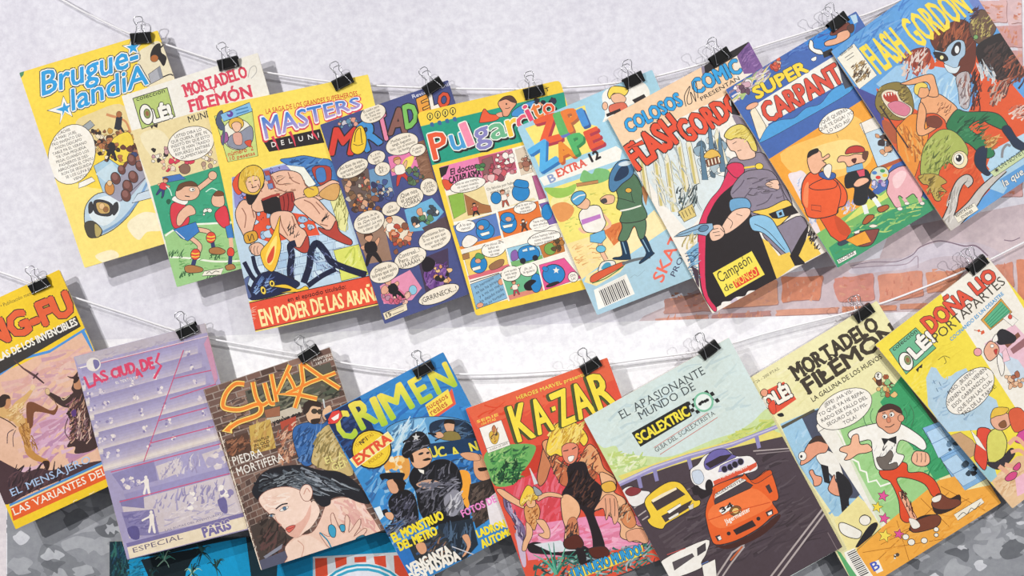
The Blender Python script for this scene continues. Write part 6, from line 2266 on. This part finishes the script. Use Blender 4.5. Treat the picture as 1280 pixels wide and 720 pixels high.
    for i in range(14):
        t = i / 13
        x0, y0 = 392 + 64 * t, 606 + 112 * t
        L('3a3840', (4, 6, 3.5, 5)[i * 5 % 4], [(x0, y0), (x0 + 42, y0 - 20)], sm=False)
    P('F3F1EA', '508 654 548 636 572 690 540 704')
    T('B', 526, 694, 558, 676, 44, '4a5fc0', .02)
    L('4a7a58', 3, '440 590 560 480', sm=False)
    # titles
    O(930, 360)
    SLAB('MORTADELO', 268, 462, 678, 202, 78, '453e34', .04, h1=70)
    T('Y', 440, 366, 486, 338, 34, '3a342c', .02)
    SLAB('FILEMÓN', 326, 530, 774, 238, 78, '453e34', .04, h1=76)
    E('453e34', 392, 432, 22, 17, 30)
    T('LA GALLINA DE LOS HUEVOS DE ORO', 345, 570, 800, 282, 24, '3a342c', .02)
    T('Nº 26 - 200 PTAS.', 36, 492, 180, 406, 14, '5a5440', .0)
    P('E0553f', '96 520 200 468 262 556 150 634', 0)
    T('OLÉ!', 118, 608, 242, 540, 66, 'F3EFE4', .05, .05)
    S('E5A083', '82 520 100 504 118 516 112 540 90 540', 3)
    S('E0553f', '120 590 150 560 160 620 140 630', 2)
    S('2b2a2e', '165 632 190 624 200 640 178 644')
    BAL(500, 604, 150, 88, 28, ['¡JEFE! ¿HA VIS-', 'TO QUE YA HE REPA-', 'RADO ESE FALLO DEL', 'SEGURO DE SU PIS-', 'TOLA?'], 18, 31, 28, cond=1.0, tail='360 690 380 660 420 690 372 720')
    L(INK, 4, '190 700 360 612', sm=False)
    P('5a564a', '185 690 350 604 356 614 192 704')


comic('trousers', '925 480 1096 376 1250 628 1072 740', art_red_trousers, 'EBE6B4', 'cream and green comic with a man in red trousers, hanging behind both neighbours', d=(.0190, .0175))


def art_cook():
    O(930, 360)
    P('F0DC4c', '640 285 990 10 1400 700 1000 760')
    HATCH('700 320 960 60 1200 500 900 600', ['F4E468', 'E8d040'], 50, 100, 10, 40, 2)
    P('EFEBE2', '970 10 1240 -160 1700 600 1420 700 1100 200')
    O(960, 300)
    # picture and kitchen
    P('E8C0D0', '1080 520 1230 420 1400 600 1280 720')
    P('D9A24a', '1064 400 1165 292 1220 360 1110 450', 3)
    P('5fb58c', '1080 400 1165 306 1212 358 1114 440', 2)
    for i in range(4):
        L('3f8f6a', 4, f'{1090+i*8} {412+i*8} {1176+i*10} {322+i*10}', sm=False)
    P('F1EEE8', '1174 392 1204 366 1250 400 1222 432', 2)
    E('D9503f', 1210, 384, 10, 12, 0, 2)
    P('9a6a70', '1210 545 1280 490 1300 520 1225 570')
    P('8a5a4a', '1180 520 1250 460 1262 480 1196 540')
    P('C9D8E8', '1150 560 1250 600 1330 720 1240 720')
    S('2c2a30', '1140 480 1170 445 1235 480 1230 510 1190 520 1150 520', 3)
    # woman with a white cap
    S('E8AE92', '1080 545 1110 505 1150 530 1150 570 1110 605 1085 580', 4)
    S('F1EEE8', '1120 500 1140 470 1150 500 1130 512', 3)
    E('E8A0a8', 1048, 560, 20, 20, 0, 3)
    S('C8403a', '1128 552 1146 545 1140 575', 2)
    E('F3F0EA', 1120, 530, 9, 9, 0, 2)
    S('F1EEE8', '1150 570 1175 600 1180 650 1165 680 1145 610', 3)
    P('F0C8D4', '1170 560 1190 540 1210 600 1175 612', 2)
    RB('1180 680 1260 650 1280 720 1200 740', ['D9a07a', 'b06a50', 'E8c0a0'], 14, 18, 3, 2)
    L('A85a3a', 4, '1030 450 1075 460')
    RB('1045 450 1075 450 1075 470 1050 480', ['D9603f'], 4, 10, 4)
    O(930, 360)
    # town behind
    P('B4D0E4', '910 450 935 395 960 400 985 440 1010 460 1060 420 1110 400 1160 500 1260 560 1300 700 1010 720 920 590')
    HATCH('930 430 1100 420 1200 680 960 640', ['c8dcec', '9cbcd8', '8aa8c4'], 60, 40, 8, 40, 5)
    for a in ('945 460 955 480', '975 470 985 490', '960 500 970 520', '930 640 940 660', '960 660 965 690'):
        L('6f88a0', 4, a, sm=False)
    L('5a5430', 3, '970 360 1000 340 1030 350')
    L('5a5430', 3, '1000 345 1010 370 1000 380')
    RB('830 480 900 500 860 560 820 520', ['e4ce3c'], 4, 10, 6)
    O(960, 540)
    P('C9A27a', '900 20 960 0 1020 40 1060 100 1000 130 950 80', 2)
    P('E6C29a', '1110 240 1240 120 1400 100 1420 300 1220 390 1160 330')
    HATCH('1130 220 1250 140 1290 280 1180 330', ['F0d4b0', 'd4a87c', 'E8c8a4'], 50, 60, 10, 40, 7)
    P('9cc8d4', '1030 150 1130 180 1140 220 1110 250 1070 210')
    P('F0BCD0', '1230 230 1400 130 1400 240 1240 320')
    # seated woman with red jacket
    S('E0503c', '1028 120 1040 40 1050 -20 1110 -10 1100 60 1095 130 1080 190 1040 150', 4)
    P('F1EEE8', '1010 -10 1050 30 1090 96 1040 60', 2)
    S('D8D46a', '1095 20 1150 -20 1190 40 1180 110 1150 140 1100 150', 4)
    S('3a343c', '1090 150 1150 145 1210 80 1230 110 1170 180 1120 180', 3)
    L('E8B094', 22, '1150 170 1190 200 1200 230')
    L('E8B094', 20, '1180 160 1220 170 1240 160')
    S('D8508a', '1180 230 1210 200 1240 200 1230 230 1195 244', 3)
    S('D8508a', '1220 180 1250 150 1258 170 1240 192', 3)
    S('D24f9a', '1230 40 1290 -40 1320 80 1270 60', 3)
    L('E8B094', 20, '1200 60 1240 30 1290 80')
    L('E8B094', 18, '1210 100 1250 90 1280 110')
    S('E8B094', '1110 -60 1140 -100 1200 -90 1210 -40 1170 -10 1130 -20', 4)
    S('E8C04a', '1110 -70 1130 -120 1200 -120 1180 -90 1140 -80', 3)
    S('8a5a3a', '1150 -40 1180 -60 1190 -30 1165 -20', 2)
    S('D9603f', '1200 -100 1260 -120 1300 -40 1230 0', 3)
    # titles and corner box
    O(960, 300)
    P('6FB892', '606 548 738 438 840 540 690 672', 4)
    T('colección', 630, 556, 748, 460, 22, INK, .01)
    E('F3F1EA', 690, 608, 34, 48, 20, 5)
    E('8a9a68', 698, 600, 16, 24, 15, 3)
    E('9a6a4a', 698, 600, 9, 13, 15)
    T('LÉ!', 738, 594, 838, 500, 60, 'F3F1EA', .06, .05)
    P(INK, '738 648 772 618 770 640 756 640 750 662')
    T('DOÑA LIO', 818, 468, 1148, 190, 86, 'E0553f', .035, .03, h1=66)
    T('PORTAPARTES', 846, 514, 1190, 216, 48, '4a443c', -.006)
    T('COCINANDO ES UN DESASTRE', 918, 506, 1180, 272, 18, '4a9fd8', .03)
    P('D88aa0', '532 530 556 540 566 590 548 570')
    O(930, 360)
    BAL(1130, 514, 146, 84, 44, ['PERO, ¡BUENO!,', '¿VIENEN O NO VIENEN', 'ESOS GARBANZOS...?', '¡QUE SON LAS CUA-', 'TRO DE LA TARDE!'], 19, 32, 42, cond=.92)


comic('cook', '1094 431 1235 322 1405 526 1264 635', art_cook, 'F0DC4c', 'yellow and white comic with a red-jacketed woman, rightmost on the lower string')
# ============================================================ strings and clips
def tube_mesh(name, pts, r, sides=8, closed=False):
    bm = bmesh.new()
    rings = []
    m = len(pts)
    for i, p in enumerate(pts):
        a = pts[(i - 1) % m] if (closed or i) else pts[0]
        b = pts[(i + 1) % m] if (closed or i < m - 1) else pts[-1]
        t = (b - a).normalized()
        u = t.cross(Vector((0, 1, 0)))
        if u.length < .2:
            u = t.cross(Vector((1, 0, 0)))
        u.normalize()
        v = t.cross(u).normalized()
        rings.append([bm.verts.new(p + (u * math.cos(2 * math.pi * k / sides) + v * math.sin(2 * math.pi * k / sides)) * r) for k in range(sides)])
    for i in range(m if closed else m - 1):
        A, B = rings[i], rings[(i + 1) % m]
        for k in range(sides):
            bm.faces.new([A[k], A[(k + 1) % sides], B[(k + 1) % sides], B[k]])
    if not closed:
        bm.faces.new(rings[0])
        bm.faces.new(list(reversed(rings[-1])))
    bmesh.ops.recalc_face_normals(bm, faces=bm.faces[:])
    for f in bm.faces:
        f.smooth = True
    me = bpy.data.meshes.new(name)
    bm.to_mesh(me)
    bm.free()
    return me


def spline3(pts, n=8):
    out = []
    m = len(pts)
    for i in range(m - 1):
        p0, p1, p2, p3 = pts[max(i - 1, 0)], pts[i], pts[i + 1], pts[min(i + 2, m - 1)]
        for k in range(n):
            t = k / n
            out.append(.5 * (2 * p1 + (p2 - p0) * t + (2 * p0 - 5 * p1 + 4 * p2 - p3) * t * t + (3 * p1 - p0 - 3 * p2 + p3) * t ** 3))
    out.append(pts[-1])
    return out


STR_D = 0.0112
upper = [(-140, -128), (75, -2), (120, 22), (165, 43), (205, 55), (270, 76), (330, 90), (430, 104), (540, 110), (667, 111), (791, 101), (899, 74), (960, 55), (1046, 28), (1110, 7), (1300, -80), (1420, -140)]
lower = [(-140, 296), (0, 340), (49, 358), (100, 374), (150, 390), (234, 417), (310, 432), (386, 445), (450, 457), (529, 465), (600, 468), (700, 463), (738, 458), (800, 449), (886, 437), (960, 416), (1078, 386), (1130, 369), (1221, 332), (1280, 303), (1420, 234)]
for name, pts, lab in (('hanging_string', upper, 'white string sagging along the top, carrying the upper row of comics'),
                       ('hanging_string', lower, 'white string sagging across the middle, carrying the lower row of comics')):
    o = link(name, tube_mesh(name, spline3([W(x, y, STR_D if 0 < i < len(pts) - 1 else -.002) for i, (x, y) in enumerate(pts)], 6), 0.0013), M_STRING)
    tag(o, lab, 'string')


def clip_meshes():
    """a binder clip: sprung steel body with rolled jaws, and its two wire handles"""
    bm = bmesh.new()
    hw = .0128
    prof = [(-.0075, .0026), (.0032, .0058), (.0046, .0052), (.0052, .0040), (.0052, -.0040), (.0046, -.0052), (.0032, -.0058), (-.0075, -.0026)]
    t = .00045
    inner = []
    cy, cz = 0.0, 0.0
    for i, (y, z) in enumerate(prof):
        if abs(z) > .0045 or y < 0:
            inner.append((y - (.0002 if y > .003 else 0), z - t * (1 if z > 0 else -1)))
        else:
            inner.append((y - t, z - t * .6 * (1 if z > 0 else -1)))
    for x in (-hw, hw):
        pass
    vo = [[bm.verts.new((x, y, z)) for y, z in prof] for x in (-hw, hw)]
    vi = [[bm.verts.new((x, y, z)) for y, z in inner] for x in (-hw, hw)]
    n = len(prof)
    for k in range(n - 1):
        bm.faces.new([vo[0][k], vo[1][k], vo[1][k + 1], vo[0][k + 1]])
        bm.faces.new([vi[0][k + 1], vi[1][k + 1], vi[1][k], vi[0][k]])
        for e in (0, 1):
            bm.faces.new([vo[e][k], vo[e][k + 1], vi[e][k + 1], vi[e][k]])
    for k in (0, n - 1):
        bm.faces.new([vo[0][k], vo[1][k], vi[1][k], vi[0][k]])
    # rolled jaw edges, split where the wire shows
    for z in (.0029, -.0029):
        for xa, xb in ((-hw, -.0098), (-.0070, .0070), (.0098, hw)):
            rings = []
            for x in (xa, xb):
                rings.append([bm.verts.new((x, -.0078 + .0010 * math.cos(a * math.pi / 4), z + .0010 * math.sin(a * math.pi / 4))) for a in range(8)])
            for a in range(8):
                bm.faces.new([rings[0][a], rings[0][(a + 1) % 8], rings[1][(a + 1) % 8], rings[1][a]])
            bm.faces.new(rings[0])
            bm.faces.new(list(reversed(rings[1])))
    bmesh.ops.recalc_face_normals(bm, faces=bm.faces[:])
    body = bpy.data.meshes.new('clip_body')
    bm.to_mesh(body)
    bm.free()
    hs = []
    for sg, lean, dx in ((1, 0, 0), (-1, .0, .0)):
        pts = [(-.0060, -.0078, .0031), (-.0092, -.0078, .0031), (-.0085, -.0060, .0042), (-.0050, .0044, .0072), (-.0030, .0105, .0086), (-.0030, .0130, .0090), (-.0056, .0185, .0098), (-.0052, .0212, .0102), (-.0030, .0232, .0105),
               (.0030, .0232, .0105), (.0052, .0212, .0102), (.0056, .0185, .0098), (.0030, .0130, .0090), (.0030, .0105, .0086), (.0050, .0044, .0072), (.0085, -.0060, .0042), (.0092, -.0078, .0031), (.0060, -.0078, .0031)]
        v = [Vector((x, y if sg > 0 else y * .93, z * sg)) for x, y, z in pts]
        hs.append(tube_mesh('wire_handle', spline3(v, 4), .00052, 7))
    return body, hs


BODY, HANDLES = clip_meshes()
BODY.materials.append(M_BLACK)
for h in HANDLES:
    h.materials.append(M_WIRE)

CLIPS = [('plane', 177, 46.5, 5, 1.5, -14, 'on the yellow comic with the space plane'),
         ('football', 285.5, 78, 14, -10, -14, 'on the white and green comic with footballers'),
         ('barbarian', 428, 101, 27, 0, 0, 'on the yellow comic with the black spider'),
         ('indigo', 540.5, 107, 34, 2, 8, 'on the indigo comic of speech balloons'),
         ('panels', 667, 114, 15, -4, -3, 'on the yellow-bordered comic with small panels'),
         ('skaters', 791, 99, 26, 4, 0, 'on the pale blue comic with the skateboarding boy'),
         ('purple', 899, 70, 34, 3, 8, 'on the peach comic with the cloaked man'),
         ('suit', 1046, 26.5, 39, 4, 10, 'on the blue and orange comic with the stout man'),
         ('swordsmen', 49.5, 355, 25, 0, -16, 'on the yellow comic with leaping swordsmen'),
         ('mauve', 234, 412, 25, 6, -12, 'on the faded mauve comic'),
         ('bricks', 385.5, 441, 33, 4, -8, 'on the brown brick-wall comic'),
         ('police', 529, 460, 28, 6, 2, 'on the blue comic with officers'),
         ('jungle', 737.5, 456, 31, 0, 0, 'on the red comic with the long-haired man'),
         ('cars', 885.5, 436, 38, 0, 0, 'on the pale comic with racing cars'),
         ('trousers', 1078, 390, 36, 4, 6, 'on the cream comic with the man in red trousers'),
         ('cook', 1220.5, 330, 40, 4, 6, 'on the yellow and white comic at the far right')]
for key, px, py, ang, fa, ba, where in CLIPS:
    s = COMICS[key]
    d = s.depth(px, py) - .0013
    root = bpy.data.objects.new('binder_clip', None)
    root.empty_display_size = .01
    COL.objects.link(root)
    a = math.radians(ang)
    # x along the comic's top edge, y up the clip, z out of the wall
    ex = Vector((math.cos(a), 0, math.sin(a)))
    ey = Vector((-math.sin(a), 0, math.cos(a)))
    n = Vector((0, -1, 0))
    p = W(px, py, d)
    root.matrix_world = Matrix(((ex.x, ey.x, n.x, p.x), (ex.y, ey.y, n.y, p.y), (ex.z, ey.z, n.z, p.z), (0, 0, 0, 1)))
    tag(root, 'black binder clip with wire handles ' + where, 'binder clip', 'binder clips on the strings')
    b = bpy.data.objects.new('clip_body', BODY)
    COL.objects.link(b)
    b.parent = root
    for h, (t, sk) in zip(HANDLES, ((fa, 0), (ba, 0))):
        w = bpy.data.objects.new('wire_handle', h)
        COL.objects.link(w)
        w.parent = root
        w.rotation_euler = (0, 0, math.radians(-t * .6))
